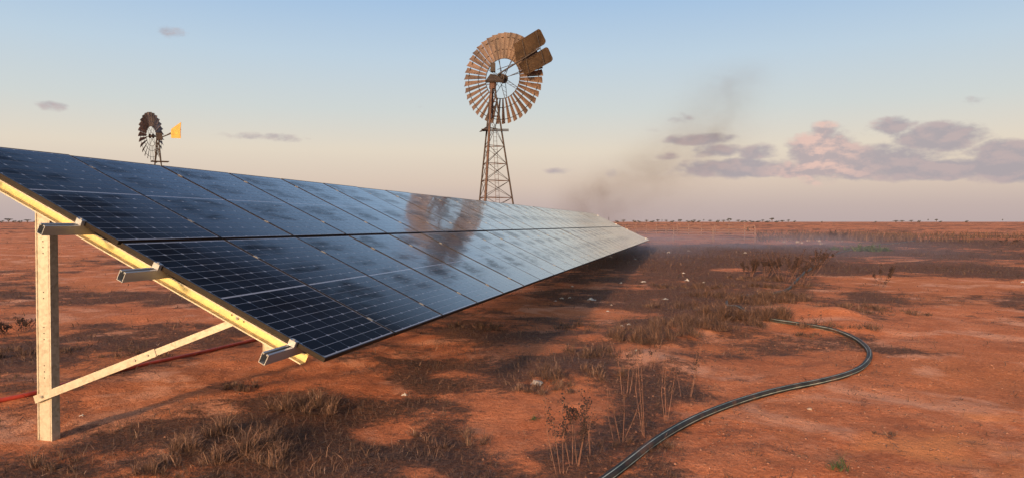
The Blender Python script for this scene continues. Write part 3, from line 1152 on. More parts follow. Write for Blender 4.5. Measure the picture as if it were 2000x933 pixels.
def vane(corners, name='tail_vane'):
    """corrugated sheet with rounded outer corners; corners: inner-top, outer-top, outer-bottom, inner-bottom"""
    a, b, c, d = [mp(*q) for q in corners]
    nrm = np.cross(b - a, d - a)
    nrm /= np.linalg.norm(nrm)
    NU, NV = 12, 57
    vs = []
    for side in (1, -1):
        for j in range(NV):
            v = j / (NV - 1)
            # rounded outer corners: pull the row ends in near the long edges
            rr = 0.13
            e = min(v, 1 - v) * 0.62
            cut = 0.0
            if e < rr:
                cut = rr - math.sqrt(max(rr * rr - (rr - e) ** 2, 0))
            for i in range(NU):
                u = i / (NU - 1)
                u2 = u * (1 - cut * 0.75)
                p = (a * (1 - u2) + b * u2) * (1 - v) + (d * (1 - u2) + c * u2) * v
                vs.append(p + nrm * (0.045 * math.cos(v * 2 * math.pi * 14) + side * 0.006))
    fs = []
    o2 = NU * NV
    for j in range(NV - 1):
        for i in range(NU - 1):
            q = j * NU + i
            fs.append((q, q + 1, q + NU + 1, q + NU))
            fs.append((o2 + q, o2 + q + NU, o2 + q + NU + 1, o2 + q + 1))
    ed = list(range(NU)) + [j * NU + NU - 1 for j in range(1, NV)] + [(NV - 1) * NU + i for i in range(NU - 2, -1, -1)] + [j * NU for j in range(NV - 2, 0, -1)]
    for i in range(len(ed)):
        p, q = ed[i], ed[(i + 1) % len(ed)]
        fs.append((p, o2 + p, o2 + q, q))
    mb = MB()
    mb.add(vs, fs)
    return mb.build(name, M['vane'], big)


vane([(1003.8, 88.3, -1.0), (1055, 57.5, -2.2), (1069, 86, -2.2), (1008.5, 121.5, -1.1)])
vane([(1013, 127, -1.1), (1070, 92.5, -2.2), (1082.5, 120, -2.2), (1026, 150, -1.1)])
st = MB()
for (p, q) in (((1020, 80, -1.5), (1034, 146, -1.5)), ((1048, 64, -2.1), (1064, 128, -2.1))):
    st.bar(mp(*p) - FWD * 0.06, mp(*q) - FWD * 0.06, 0.05)
st.build('vane_strap', M['rustdark'], big)

# --- the smaller mill on the left
DS = 46.0
mm = atD(310, 433, DS)
s0 = np.array([mm[0], mm[1], 0.0])
s0[2] = gh(s0[0], s0[1])
small = empty('windmill', tuple(s0))
tag(small, 'smaller dark windmill with a yellow tail vane showing above the panels', 'windmill')
pxs = DS / 1422.32
dirS = atD(310, 433, 1.0) - CAM
azS = math.atan2(dirS[0], dirS[1])
R2 = np.array([math.cos(azS), -math.sin(azS), 0.0])
F2 = np.array([math.sin(azS), math.cos(azS), 0.0])
cosS = math.cos(azS + YAW)


def sp_(px, py, fwd=0.0):
    """photo pixel at depth DS + fwd along the lens axis, in the small mill's frame"""
    p = atD(px, py, DS + fwd * cosS)
    return p - s0


_RT, _FW = RT, FWD
ztop = sp_(310, 268)[2]
lp2 = lattice(small, (0, 0, 0), 0.85, ztop, 0.06, [math.radians(a) for a in (20, 110, 200, 290)], [1.2, 2.4, 3.3, 4.1, 4.8], [0.05, 0.05, 0.05, 0.05],
              [M['rustdark']] * 4, 0, None)
mb = MB()
zp2 = sp_(312, 316)[2]
mb.box(np.array([0, 0, zp2]) + R2 * 0.08, (1.0, 0.55, 0.05), (R2, F2, (0, 0, 1)))
mb.bar(sp_(298, 314), sp_(305, 317.5), 0.25, 0.05)
mb.box(sp_(322, 315.5), (0.5, 0.2, 0.04), (R2, F2, (0, 0, 1)))
mb.build('platform', M['rustdark'], small)
hd = MB()
hd.box(sp_(311, 267), (0.36, 0.36, 0.42), (R2, F2, (0, 0, 1)))
hd.build('gearbox', M['rustdark'], small)
th = math.radians(63)
axS = F2 * math.cos(th) - R2 * math.sin(th)
hubS = sp_(296, 266, 0.30)
RS = 46.5 * math.hypot(pxs, 0) * 1.0
wheel(small, hubS, axS, RS, 26, 0.40, math.radians(30), M['blade_grey'], 6, rim_r=(0.42, 0.62, 0.88))
sh = MB()
sh.tube([sp_(311, 267), hubS], 0.055, 8)
sh.build('shaft', M['rustdark'], small)
tb = MB()
tb.bar(sp_(311, 270, 0.1), sp_(353, 254, -0.7), 0.055)
tb.bar(sp_(318, 268, 0.0), sp_(336, 258, -0.4), 0.025)
tb.build('tail_boom', M['rustdark'], small)
va = [sp_(334.5, 252.5, -0.4), sp_(353.5, 239, -0.75), sp_(352.6, 255, -0.75), sp_(353, 270.5, -0.75), sp_(334.5, 270, -0.4), sp_(334, 261, -0.4)]
mb = MB()
nv = np.cross(va[1] - va[0], va[4] - va[0])
nv /= np.linalg.norm(nv)
mb.add([p + nv * 0.012 for p in va] + [p - nv * 0.012 for p in va],
       [tuple(range(6)), tuple(range(11, 5, -1))] + [(i, 6 + i, 6 + (i + 1) % 6, (i + 1) % 6) for i in range(6)])
mb.build('tail_vane', M['yellow'], small)

# small post showing past the end of the array
p = atD(1189, 433, 62)
pz = gh(p[0], p[1])
mb = MB()
mb.tube([(0, 0, -0.2), (0, 0, 1.75)], 0.055, 8)
mb.tube([(0, 0, 1.75), (0, 0, 2.05)], 0.02, 6)
o = mb.build('marker_post', M['rustdark'])
o.location = (p[0], p[1], pz)
tag(o, 'thin dark post standing just past the far end of the panels', 'post')

# ------------------------------------------------------------------ stock fences
def rail_fence(posts, heights, rail_r, post_r, label, extra=None):
    g0 = onG(*posts[0][:2]) if posts[0][2] is None else None
    pts = []
    for (px, dist) in [(q[0], q[2]) for q in posts]:
        c = atD(px, 433, dist)
        pts.append(np.array([c[0], c[1], gh(c[0], c[1])]))
    root = empty('stock_fence', tuple(pts[0]))
    tag(root, label, 'fence', 'steel rail stock fences')
    o_ = pts[0]
    for p in pts:
        mb = MB()
        mb.tube([p - o_ - np.array([0, 0, 0.2]), p - o_ + np.array([0, 0, heights[-1] + 0.02])], post_r, 8)
        mb.build('post', M['pinkrail'], root)
    for h in heights:
        mb = MB()
        mb.tube([p - o_ + np.array([0, 0, h]) for p in pts], rail_r, 6)
        mb.build('rail', M['pinkrail'], root)
    return root, pts


rail_fence([(1475, 472, 57.5), (1393, 0, 60.0), (1316, 0, 62.5), (1240, 0, 65.5), (1165, 0, 69.0)], (0.30, 0.62, 0.86, 1.06, 1.28), 0.030, 0.048,
           'near steel rail fence with two low rails ending at a tall right post')
rail_fence([(1455, 0, 84), (1424, 0, 85), (1397, 0, 86), (1370, 0, 87), (1345, 0, 88), (1323, 0, 89), (1301, 0, 90), (1282, 0, 91), (1263, 0, 92), (1242, 0, 93), (1222, 0, 94), (1200, 0, 95)],
           (0.30, 0.55, 0.80, 1.05, 1.34), 0.030, 0.042, 'far pinkish rail fence of yard panels crossing behind the near fence')
# gate panel near the right end
c = atD(1464, 433, 59.5)
gt = empty('stock_gate', (c[0], c[1], gh(c[0], c[1])))
tag(gt, 'small rail gate panel with a dark latch box at the right end of the fence', 'gate')
mb = MB()
for h in (0.72, 0.95, 1.30):
    mb.tube([-RT * 0.42 + np.array([0, 0, h]), RT * 0.42 + np.array([0, 0, h])], 0.026, 6)
for s in (-0.42, -0.1, 0.12, 0.42):
    mb.tube([RT * s + np.array([0, 0, 0.05 if abs(s) > 0.3 else 0.7]), RT * s + np.array([0, 0, 1.32])], 0.024, 6)
mb.bar(-RT * 0.42 + np.array([0, 0, 1.30]), RT * 0.05 + np.array([0, 0, 0.72]), 0.03)
mb.build('gate_frame', M['pinkrail'], gt)
mb = MB()
mb.box(-RT * 0.16 + np.array([0, 0, 1.02]) - FWD * 0.05, (0.14, 0.06, 0.24), (RT, FWD, (0, 0, 1)))
mb.build('latch_box', M['dark'], gt)

# ------------------------------------------------------------------ horizon trees
def tree_proto(kind):
    H = 6.0
    tr = MB()
    cr = MB()
    r = random.Random(kind * 11 + 3)
    lean = r.uniform(-0.5, 0.5)
    blobs = []
    if kind == 0:      # flat umbrella
        fork = 2.6
        for k in range(5):
            a = k * 1.256 + r.uniform(-.3, .3)
            e = (2.0 * math.cos(a) + lean, 2.0 * math.sin(a), 5.0 + r.uniform(-.3, .3))
            tr.tube([(lean * .5, 0, fork), ((e[0] + lean * .5) / 2, e[1] / 2, 4.2), e], [0.26, 0.18, 0.08], 5)
            blobs.append((e, (1.5, 1.5, 0.5)))
        blobs.append(((lean, 0, 5.4), (1.6, 1.6, 0.5)))
        tr.tube([(0, 0, -0.3), (lean * .2, 0, 1.3), (lean * .5, 0, fork)], [0.5, 0.36, 0.3], 6)
    elif kind == 1:    # arching crown open beneath
        for k in range(6):
            a = k * 1.05
            e = (2.4 * math.cos(a) + 0.2, 2.0 * math.sin(a), 4.6 + r.uniform(-1.4, .8))
            tr.tube([(0, 0, 1.6), (e[0] * .5, e[1] * .5, 3.4), e], [0.13, 0.09, 0.03], 5)
            blobs.append((e, (1.1, 1.1, 0.8)))
        blobs.append(((0, 0, 5.3), (1.7, 1.6, 0.6)))
        tr.tube([(0, 0, -0.3), (0.1, 0, 0.8), (0, 0, 1.7)], [0.5, 0.4, 0.32], 6)
    elif kind == 2:    # low spreading bush tree
        for k in range(7):
            a = k * 0.9
            e = (2.6 * math.cos(a) * r.uniform(.5, 1), 2.2 * math.sin(a), 3.2 + r.uniform(-1.0, 1.2))
            tr.tube([(0, 0, 0.8), (e[0] * .5, e[1] * .5, 2.2), e], [0.26, 0.18, 0.08], 5)
            blobs.append((e, (1.3, 1.2, 0.9)))
        tr.tube([(0, 0, -0.3), (0, 0, 0.9)], [0.5, 0.4], 6)
    else:              # thin leaning tree with one tuft
        tr.tube([(0, 0, -0.3), (0.2, 0, 2.2), (0.6, 0, 4.6)], [0.17, 0.12, 0.06], 6)
        for k in range(3):
            e = (0.6 + r.uniform(-1.4, 1.4), r.uniform(-.8, .8), 5.1 + r.uniform(-.4, .5))
            tr.tube([(0.45, 0, 3.8), e], [0.07, 0.03], 5)
            blobs.append((e, (1.2, 1.0, 0.5)))
    for (c, s) in blobs:
        for _ in range(60):
            d = np.array([r.gauss(0, 1) for _ in range(3)])
            d /= np.linalg.norm(d)
            p = np.array(c) + d * np.array(s) * r.uniform(0.3, 1.0)
            q = np.array([r.gauss(0, 1) for _ in range(3)])
            q /= np.linalg.norm(q)
            w = np.cross(q, [0.3, 0.2, 1])
            w /= np.linalg.norm(w)
            L = r.uniform(0.25, 0.5)
            cr.add([p - q * L, p + w * L * .5, p + q * L, p - w * L * .5], [(0, 1, 2, 3)])
    return tr.mesh('trunk'), cr.mesh('crown')


protos = []
for k in range(4):
    a, b_ = tree_proto(k)
    a.materials.append(M['trunk'])
    b_.materials.append(M['leaf'])
    protos.append((a, b_))


def plant_tree(px, wpx, hpx, kind, dist, label, group=None, flip=False):
    c = atD(px, 433, dist)
    root = empty('mulga_tree', (c[0], c[1], gh(c[0], c[1])), random.uniform(-0.4, 0.4) + YAW + (math.pi if flip else 0))
    sz = (hpx * 0.85 + 2240 / dist) * dist / 1422.32 / 6.0
    sw = 0.9 * wpx * dist / 1422.32 / 6.4
    root.scale = (sw, sw, sz)
    root.location.z -= 1.1 * sz          # low crowns: the bole is short
    tag(root, label, 'tree', group)
    link('trunk', protos[kind][0], None, root)
    link('crown', protos[kind][1], None, root)


ORD = ['first', 'second', 'third', 'fourth', 'fifth', 'sixth', 'seventh', 'eighth', 'ninth', 'tenth', 'eleventh', 'twelfth', 'thirteenth', 'fourteenth', 'fifteenth',
       'sixteenth', 'seventeenth', 'eighteenth', 'nineteenth', 'twentieth', 'twenty-first', 'twenty-second']
G1 = 'small trees along the left horizon'
G2 = 'small trees along the horizon behind the stock fence'
G3 = 'small trees along the right horizon'
for (px, w, h, k, lab) in [(17, 17, 10, 0, 'largest spreading tree on the left horizon behind the steel post'), (39, 11, 6, 2, 'low dark bush on the left horizon between two spreading trees'), (54, 15, 7, 0, 'flat spreading tree on the left horizon nearest the steel post'),
                           (3, 9, 6, 2, 'dark bush on the horizon cut by the left picture edge'), (28, 9, 6, 2, 'small bush touching the right side of the largest left tree'),
                           (69, 8, 6, 2, 'tiny bush on the left horizon close against the steel post')]:
    plant_tree(px, w, h, k, random.uniform(1000, 1300), lab, G1)
for q, (px, w, h, k) in enumerate([(1205, 8, 5, 2), (1239, 8, 6, 2), (1248, 7, 5, 2), (1263, 8, 5, 0), (1274, 9, 5, 2), (1285, 8, 6, 0), (1292, 6, 5, 3), (1301, 8, 5, 0), (1313, 8, 5, 2),
                      (1344, 8, 5, 2), (1365, 7, 5, 2), (1373, 7, 6, 3), (1387, 9, 5, 0), (1413, 9, 5, 0), (1442, 9, 5, 0), (1450, 7, 5, 2),
                      (1457, 6, 5, 2), (1468, 11, 5, 2), (1481, 10, 4, 2), (1499, 11, 4, 2), (1517, 9, 4, 2), (1528, 12, 4, 0)]):
    plant_tree(px, w * 1.1, h * 1.15, k, random.uniform(1100, 1600), 'tiny dark tree, %s from the left among the smallest in the row beyond the fence' % ORD[q], G2, random.random() < .5)
for (px, w, h, k, lab) in [(1218, 11, 6, 0, 'flat-topped tree on the horizon just right of the array end'), (1328, 9, 7, 1, 'rounded tree on the horizon in the middle of the fence row'),
                           (1354, 11, 8, 2, 'dense dark tree standing higher than its neighbours over the fence'), (1402, 8, 7, 2, 'upright bushy tree just left of the arched tree on the horizon'),
                           (1424, 11, 10, 1, 'arched tree with an open gap under its crown above the fence end'), (1490, 8, 6, 0, 'small flat tree on the horizon just left of the umbrella tree'),
                           (1508, 10, 11, 0, 'tall umbrella-crowned tree standing above the horizon right of the fence'), (1540, 7, 6, 0, 'lone small flat-crowned tree right of the umbrella tree'),
                           (1552, 5, 5, 2, 'smallest tree at the right end of the horizon row beyond the fence')]:
    plant_tree(px, w * 1.05, h * 1.05, k, random.uniform(1100, 1500), lab)
for (px, w, h, k, lab) in [(1750, 13, 4.5, 0, 'left half of the long low tree clump on the right horizon'), (1762, 12, 4.5, 0, 'right half of the long low tree clump on the right horizon'), (1780, 10, 5, 0, 'low flat tree just right of the long low clump on the horizon'), (1795, 7, 6, 2, 'rounded dark tree a little apart on the right horizon'),
                           (1812, 6, 8, 3, 'thin pale tree with a faint crown on the right horizon'), (1829, 7, 8, 0, 'flat-crowned tree floating above the right horizon'), (1837, 6, 4, 2, 'small bush at the foot of the flat-crowned tree on the right horizon'),
                           (1888, 7, 5.5, 2, 'lone squat tree on the right horizon'), (1957, 6, 8, 3, 'lone upright tree near the right edge of the horizon'), (1605, 4, 3, 2, 'tiny lone bush on the bare horizon above the rock line'), (1710, 5, 3, 2, 'tiny bush on the horizon left of the long low clump')]:
    plant_tree(px, w, h, k, random.uniform(1100, 1500), lab, G3)

# ------------------------------------------------------------------ grass
def blades_object(name, P0, L, tilt, azi, wid, tint, curl=0.35):
    """P0 (n,3) roots; one bent three-point blade each"""
    n = len(P0)
    d = np.stack([np.cos(azi) * np.sin(tilt), np.sin(azi) * np.sin(tilt), np.cos(tilt)], -1)
    t2 = np.clip(tilt + curl * rng.uniform(0.3, 1.6, n), 0, 1.75)
    az2 = azi + rng.normal(0, 0.4, n)
    d2 = np.stack([np.cos(az2) * np.sin(t2), np.sin(az2) * np.sin(t2), np.cos(t2)], -1)
    s = np.stack([-np.sin(azi + rng.normal(0, 1.2, n)), np.cos(azi + rng.normal(0, 1.2, n)), np.zeros(n)], -1)
    a = P0
    m_ = a + d * (L * 0.5)[:, None]
    e = m_ + d2 * (L * 0.5)[:, None]
    w = (wid / 2)[:, None]
    V = np.stack([a - s * w, a + s * w, m_ + s * w * 0.8, m_ - s * w * 0.8, e], 1).reshape(-1, 3)
    i = np.arange(n) * 5
    loops = np.stack([i, i + 1, i + 2, i + 3, i + 3, i + 2, i + 4], -1).ravel()
    starts = np.stack([np.arange(n) * 7, np.arange(n) * 7 + 4], -1).ravel()
    me = bpy.data.meshes.new(name)
    me.vertices.add(n * 5)
    me.vertices.foreach_set('co', V.astype(np.float32).ravel())
    me.loops.add(n * 7)
    me.loops.foreach_set('vertex_index', loops.astype(np.int32))
    me.polygons.add(n * 2)
    me.polygons.foreach_set('loop_start', starts.astype(np.int32))
    me.update(calc_edges=True)
    at_ = me.attributes.new('tint', 'FLOAT', 'POINT')
    at_.data.foreach_set('value', np.repeat(np.clip(tint, 0, 1), 5).astype(np.float32))
    return me


def field_grass():
    # scatter evenly in the picture: log distance x angle inside the field of view, thinned by the bare-sand map
    N = 560000
    r = np.exp(rng.uniform(math.log(1.9), math.log(75), N))
    a = rng.uniform(-math.radians(38), math.radians(38), N) - YAW
    x, y = CAM[0] + r * np.sin(a), CAM[1] + r * np.cos(a)
    clump = 1.6 * (fbm(x * 3.2, y * 3.2, 77, 3) - 0.5)
    b = bare(x, y) + 0.55
    tiny = np.clip((fbm(x * 4.0, y * 4.0, 131, 2) - 0.68) * 8, 0, 1) * 0.55
    keep = rng.uniform(0, 1, N) < np.maximum(np.clip(0.70 - 1.05 * b + 1.0 * clump, 0.012, 1.0), tiny)
    x, y, r, b = x[keep], y[keep], r[keep], b[keep]
    n = len(x)
    L = rng.uniform(0.025, 0.10, n) * (1 + np.clip(-b, 0, 1) * 0.6) * np.clip(0.75 + r / 50, 0.75, 1.6)
    upright = rng.uniform(0, 1, n) < 0.10
    tilt = np.where(upright, rng.uniform(0.1, 0.8, n), rng.uniform(1.25, 1.56, n))
    wid = (0.0010 + 0.00050 * r) * rng.uniform(0.6, 1.5, n)
    tint = np.clip(rng.normal(0.34, 0.20, n) + 0.25 * (fbm(x * 0.8, y * 0.8, 91, 2) - 0.5) + np.where(rng.uniform(0, 1, n) < 0.06, 0.45, 0) - np.where(upright, np.clip(r / 30, 0, 0.28), 0), 0, 1)
    z = ground_h(x, y)
    me = blades_object('dry_grass', np.stack([x, y, z + 0.003], -1), L, tilt, rng.uniform(0, 2 * math.pi, n), wid, tint)
    o = link('dry_grass', me, M['grass'])
    tag(o, 'dead brown grass and thatch covering the red sand in patches', kind='stuff')
    return n


nfield = field_grass()


def tussock_mesh(name, n, R, H, tone=0.42, lay=0.5, wid=0.0035):
    n = int(n * 2.2)
    m = int(rng.integers(10, 16) * (1.0 if R < 0.4 else 1.7))
    cr_ = R * np.sqrt(rng.uniform(0, 1, m)) * 1.05
    ct = rng.uniform(0, 2 * math.pi, m)
    ch_ = rng.uniform(0.45, 1.15, m)
    which = rng.integers(0, m, n)
    q = np.abs(rng.normal(0, 0.13 * R, n))
    t = rng.uniform(0, 2 * math.pi, n)
    x = (cr_ * np.cos(ct) * 1.25)[which] + q * np.cos(t)
    y = (cr_ * np.sin(ct) * 0.8)[which] + q * np.sin(t)
    out = t + rng.normal(0, 0.7, n)
    tilt = np.clip(0.15 + lay * np.minimum(q / (0.2 * R), 1.4) + rng.normal(0, 0.38, n), 0.0, 1.5)
    hs = ch_[which]
    L = H * hs * (0.25 + 1.0 * rng.uniform(0, 1, n) ** 1.4)
    return blades_object(name, np.stack([x, y, np.full(n, -0.01)], -1), L, tilt, out, np.full(n, wid) * rng.uniform(0.6, 1.5, n), rng.normal(tone, 0.22, n) + rng.normal(0, 0.08, m)[which], 1.0)


TUSS = [
    # px, py, radius m, height m, blades, tone, label
    (455, 872, 0.36, 0.23, 1500, 0.50, 'large pale dry tussock in the bottom left corner below the brace'),
    (600, 795, 0.26, 0.20, 700, 0.48, 'feathery dry tussock just below the near corner of the panels'),
    (330, 915, 0.20, 0.14, 500, 0.45, 'low dead tussock at the bottom edge right of the steel post'),
    (880, 862, 0.24, 0.15, 550, 0.45, 'low dark tussock in the foreground left of the tall weeds'),
    (520, 905, 0.30, 0.16, 700, 0.45, 'wide matted dead tussock at the bottom edge below the large pale tussock'),
    (1243, 662, 0.42, 0.26, 1100, 0.36, 'brown mounded tussock with two white scraps on its left'),
    (1345, 638, 0.55, 0.24, 1100, 0.36, 'brown tussock left of the pipe bend'),
    (1110, 728, 0.45, 0.16, 900, 0.40, 'spreading low tussock beside the crumpled white paper'),
    (1452, 622, 0.55, 0.32, 2600, 0.34, 'dense tussock growing over the water pipe'),
    (1500, 588, 0.55, 0.24, 900, 0.34, 'dark tussock left of the bare orange mound'),
    (1655, 600, 0.55, 0.18, 700, 0.36, 'low tussock behind the bare orange mound'),
    (1640, 645, 0.45, 0.15, 600, 0.36, 'low tussock in front of the bare orange mound by the pipe'),
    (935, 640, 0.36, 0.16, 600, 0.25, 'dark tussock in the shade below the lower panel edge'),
    (1580, 655, 0.18, 0.10, 260, 0.22, 'small dark tuft lying across the pipe'),
    (1180, 690, 0.40, 0.18, 800, 0.36, 'brown tussock running up from the crumpled scrap to the mounded tussock'),
    (1295, 650, 0.45, 0.20, 800, 0.32, 'tangled brown tussock between the mounded tussock and the pipe bend'),
    (1400, 640, 0.55, 0.22, 900, 0.32, 'bushy brown tussock just in front of the hidden pipe stretch'),
    (1415, 578, 0.6, 0.22, 800, 0.30, 'dark brush just behind the pale crook of pipe'),
    (1530, 560, 0.6, 0.22, 700, 0.28, 'dark brush at the foot of the tall spreading dock weed'),
    (1340, 600, 0.7, 0.20, 900, 0.32, 'wide brown brush patch in the middle distance beside the pipe crook'),
    (1480, 545, 0.7, 0.20, 700, 0.30, 'brush patch below the leaning dock weed'),
    (1160, 640, 0.5, 0.14, 600, 0.28, 'low dark brush left of the two white scraps'),
    (1080, 760, 0.3, 0.14, 600, 0.42, 'short dead tussock just below the crumpled white scrap'),
    (1750, 610, 0.5, 0.12, 450, 0.30, 'thin brush on the open sand right of the bare orange mound'),
    (1240, 870, 0.25, 0.10, 500, 0.30, 'dead litter heap under the weed stalks by the pipe'),
    (1472, 591, 0.5, 0.32, 2000, 0.30, 'thick dark brush hiding the pipe between its pale crook and the dock weeds'),
    (1528, 584, 0.45, 0.28, 1600, 0.30, 'dark brush at the right end of the hidden pipe stretch'),
    (1390, 560, 0.6, 0.20, 600, 0.30, 'low brown tussock in the middle distance left of the dock weeds'),
    (1300, 560, 0.6, 0.16, 500, 0.30, 'flat brown tussock among the white scraps near the array'),
    (480, 755, 0.24, 0.10, 350, 0.38, 'short dead tussock on the sand under the brace'),
    (1730, 845, 0.08, 0.05, 120, 0.40, 'small dry tuft alone on the gravel at lower right'),
    (130, 900, 0.20, 0.12, 350, 0.40, 'short dead tussock at the foot of the steel post'),
    (60, 690, 0.55, 0.14, 700, 0.22, 'dark mat of dead plants left of the post by the conduit'),
    (260, 690, 0.40, 0.12, 500, 0.26, 'dark low tussock beyond the conduit under the array'),
]
for (px, py, R, H, n, tone, lab) in TUSS:
    p = onG(px, py)
    dcam = math.hypot(p[0] - CAM[0], p[1] - CAM[1])
    me = tussock_mesh('grass_tussock', n, R, H, tone, 0.75, 0.0013 + 0.00034 * dcam)
    o = link('grass_tussock', me, M['grass'])
    o.location = tuple(p)
    tag(o, lab, 'grass tussock', 'dry grass tussocks')

# ------------------------------------------------------------------ weeds
def dock_weed(px, py, hpx, nst, label, spread=0.10, seedy=1.0, lean=0.0):
    p = onG(px, py)
    dist = (np.array(p) - CAM) @ np.array([-math.sin(YAW), math.cos(YAW), 0])
    H = hpx * dist / 1422.32
    root = empty('dock_weed', tuple(p))
    tag(root, label, 'weed', 'dead dock weeds')
    thick = 0.0016 + 0.00026 * dist
    for k in range(nst):
        h = H * random.uniform(0.62, 1.0) if k else H
        a = random.uniform(0, 6.28)
        b0 = np.array([math.cos(a), math.sin(a), 0]) * spread * 0.5 * random.random()
        tip = b0 + np.array([math.cos(a) * spread * random.uniform(.3, 1.3), math.sin(a) * spread * random.uniform(.3, 1.3), h]) + RT * lean * h
        mid = (b0 + tip) / 2 + np.array([random.gauss(0, .02), random.gauss(0, .02), 0])
        mb = MB()
        mb.tube([b0 - np.array([0, 0, 0.02]), mid, tip], [thick, thick * .8, thick * .4], 5)
        nbr = random.randint(1, 3)
        brs = [(b0 + (tip - b0) * (0.22 if dist > 8 else 0.45), tip)]
        for _ in range(nbr):
            f = random.uniform(0.45, 0.8)
            q = mid + (tip - mid) * (f - 0.4)
            e = q + np.array([random.gauss(0, .25), random.gauss(0, .25), random.uniform(.4, .9)]) * h * 0.22
            mb.tube([q, e], [thick * .5, thick * .25], 4)
            brs.append((q, e))
        mb.build('stem', M['stem'], root)
        sb = MB()
        for (q, e) in brs:
            m_ = int(20 * seedy) + 4
            for i in range(m_):
                f = (i / m_) ** 0.8
                if random.random() < 0.25:
                    continue
                c = q + (e - q) * f + np.array([random.gauss(0, 1), random.gauss(0, 1), random.gauss(0, .6)]) * (0.005 + thick * 1.8)
                s = (0.55 if dist < 8 else 1.0) * random.uniform(0.004, 0.010) * seedy ** 0.5 + thick * (0.9 if seedy < 1.4 else 1.25)
                d1 = np.array([random.gauss(0, 1) for _ in range(3)])
                d1 /= np.linalg.norm(d1)
                d2 = np.cross(d1, [0.3, .5, .8])
                d2 /= np.linalg.norm(d2)
                d3 = np.cross(d1, d2)
                sb.add([c + d1 * s, c - d1 * s, c + d2 * s * .7, c - d2 * s * .7, c + d3 * s * .7, c - d3 * s * .7],
                       [(0, 2, 4), (0, 4, 3), (0, 3, 5), (0, 5, 2), (1, 4, 2), (1, 3, 4), (1, 5, 3), (1, 2, 5)])
        sb.build('seed_head', M['seed'], root)['kind'] = 'stuff'


WEEDS = [
    (1100, 922, 160, 3, 'tall reddish weed leftmost in the foreground clump at the bottom edge', 0.10, 0.8, 0),
    (1122, 905, 150, 5, 'bushy weed with dense dark seed heads left of the pipe at the bottom edge', 0.12, 1.5, 0),
    (1153, 890, 150, 2, 'slender two-stalked weed behind the bushy seeded weed', 0.06, 1.0, 0),
    (1215, 860, 120, 4, 'bare-stalked weed midway between the seeded weeds and the pipe', 0.14, 0.2, 0),
    (1262, 850, 175, 3, 'tallest thin weed standing just left of the pipe', 0.08, 0.5, 0),
    (1300, 825, 150, 3, 'forked weed stalks close against the pipe', 0.10, 0.4, 0),
    (1225, 770, 105, 3, 'thin weed on the bare patch behind the foreground clump', 0.10, 0.6, 0),
    (1340, 775, 105, 3, 'branching weed with dark tips on the litter left of the long pipe curve', 0.13, 0.9, 0),
    (1268, 720, 70, 3, 'small weed on the sandy rise in the middle ground', 0.10, 0.7, 0),
    (1464, 540, 44, 9, 'stout dark dock weed leftmost of the row in the middle distance', 0.30, 2.2, .1),
    (1496, 540, 42, 9, 'leaning dark dock weed second from the left in the middle distance', 0.30, 2.2, .35),
    (1533, 550, 66, 11, 'tall spreading dock weed in the middle of the row near the pipe', 0.45, 1.9, .15),
    (1560, 560, 64, 11, 'wide brown dock weed with many stalks beside the far stretch of pipe', 0.5, 1.5, .1),
    (1596, 522, 38, 11, 'dense dark dock weed at the bend where the pipe runs off', 0.45, 2.2, .1),
    (1720, 562, 52, 5, 'lone upright dock weed on the bare sand right of the pipe', 0.22, 1.6, 0.05),
    (1632, 475, 28, 7, 'distant grey dock weed beside the green patch', 0.7, 1.8, .1),
    (22, 652, 34, 8, 'dark dock weed at the left edge beside the steel post', 0.3, 1.1, 0),
    (50, 647, 30, 8, 'short dark dock weed just left of the steel post', 0.28, 1.1, .1),
    (1588, 640, 32, 4, 'small bare twiggy weed in front of the bare orange mound', 0.18, 0.3, .1),
    (1965, 478, 14, 4, 'distant dark shrub-like weed near the right edge', 0.5, 2.0, 0),
]
for wd in WEEDS:
    dock_weed(wd[0], wd[1], wd[2], wd[3], wd[4], wd[5], wd[6], wd[7])

# far band of tall dead weeds across the plain: nobody could count them
def weed_band():
    n = 9000
    px = rng.uniform(1478, 2300, n)
    t = rng.uniform(0, 1, n)
    dist = 58 + 34 * t ** 1.2
    P0 = []
    for i in range(n):
        P0.append(CAM + _ray(px[i], 433) * dist[i])
    P0 = np.array(P0)
    dens = fbm(P0[:, 0] * 0.12, P0[:, 1] * 0.3, 55, 3) + np.where((px < 1790), 0.12, -0.05)
    k = dens > 0.50
    P0, n = P0[k], int(k.sum())
    P0[:, 2] = ground_h(P0[:, 0], P0[:, 1])
    me = blades_object('dead_weeds', P0, rng.uniform(0.25, 0.85, n), np.abs(rng.normal(0, 0.3, n)), rng.uniform(0, 6.28, n), rng.uniform(0.03, 0.085, n), rng.normal(0.22, 0.14, n), 0.4)
    o = link('dead_weeds', me, M['grass'])
    tag(o, 'distant band of tall dead weeds across the plain', kind='stuff')


weed_band()

# green growth
def green_plant(px, py, R, H, n, label, wid):
    p = onG(px, py)
    me = tussock_mesh('green_plant', n, R, H, 0.5, 0.8, wid)
    o = link('green_plant', me, M['green'])
    o.location = tuple(p)
    tag(o, label, 'plant', 'green plants')


green_plant(1690, 490, 0.9, 0.5, 260, 'green clump growing by the far end of the pipe', 0.06)
green_plant(1650, 488, 0.6, 0.3, 110, 'smaller green clump left of the bigger green growth by the pipe', 0.05)
green_plant(1637, 916, 0.05, 0.16, 60, 'small green sprout with a tall stalk on the gravel at the bottom right', 0.004)
green_plant(1047, 818, 0.05, 0.05, 60, 'tiny green sprig on the sand left of the tall weeds', 0.004)
green_plant(1568, 890, 0.04, 0.03, 50, 'tiny green sprig on the gravel between pipe and sprout', 0.003)

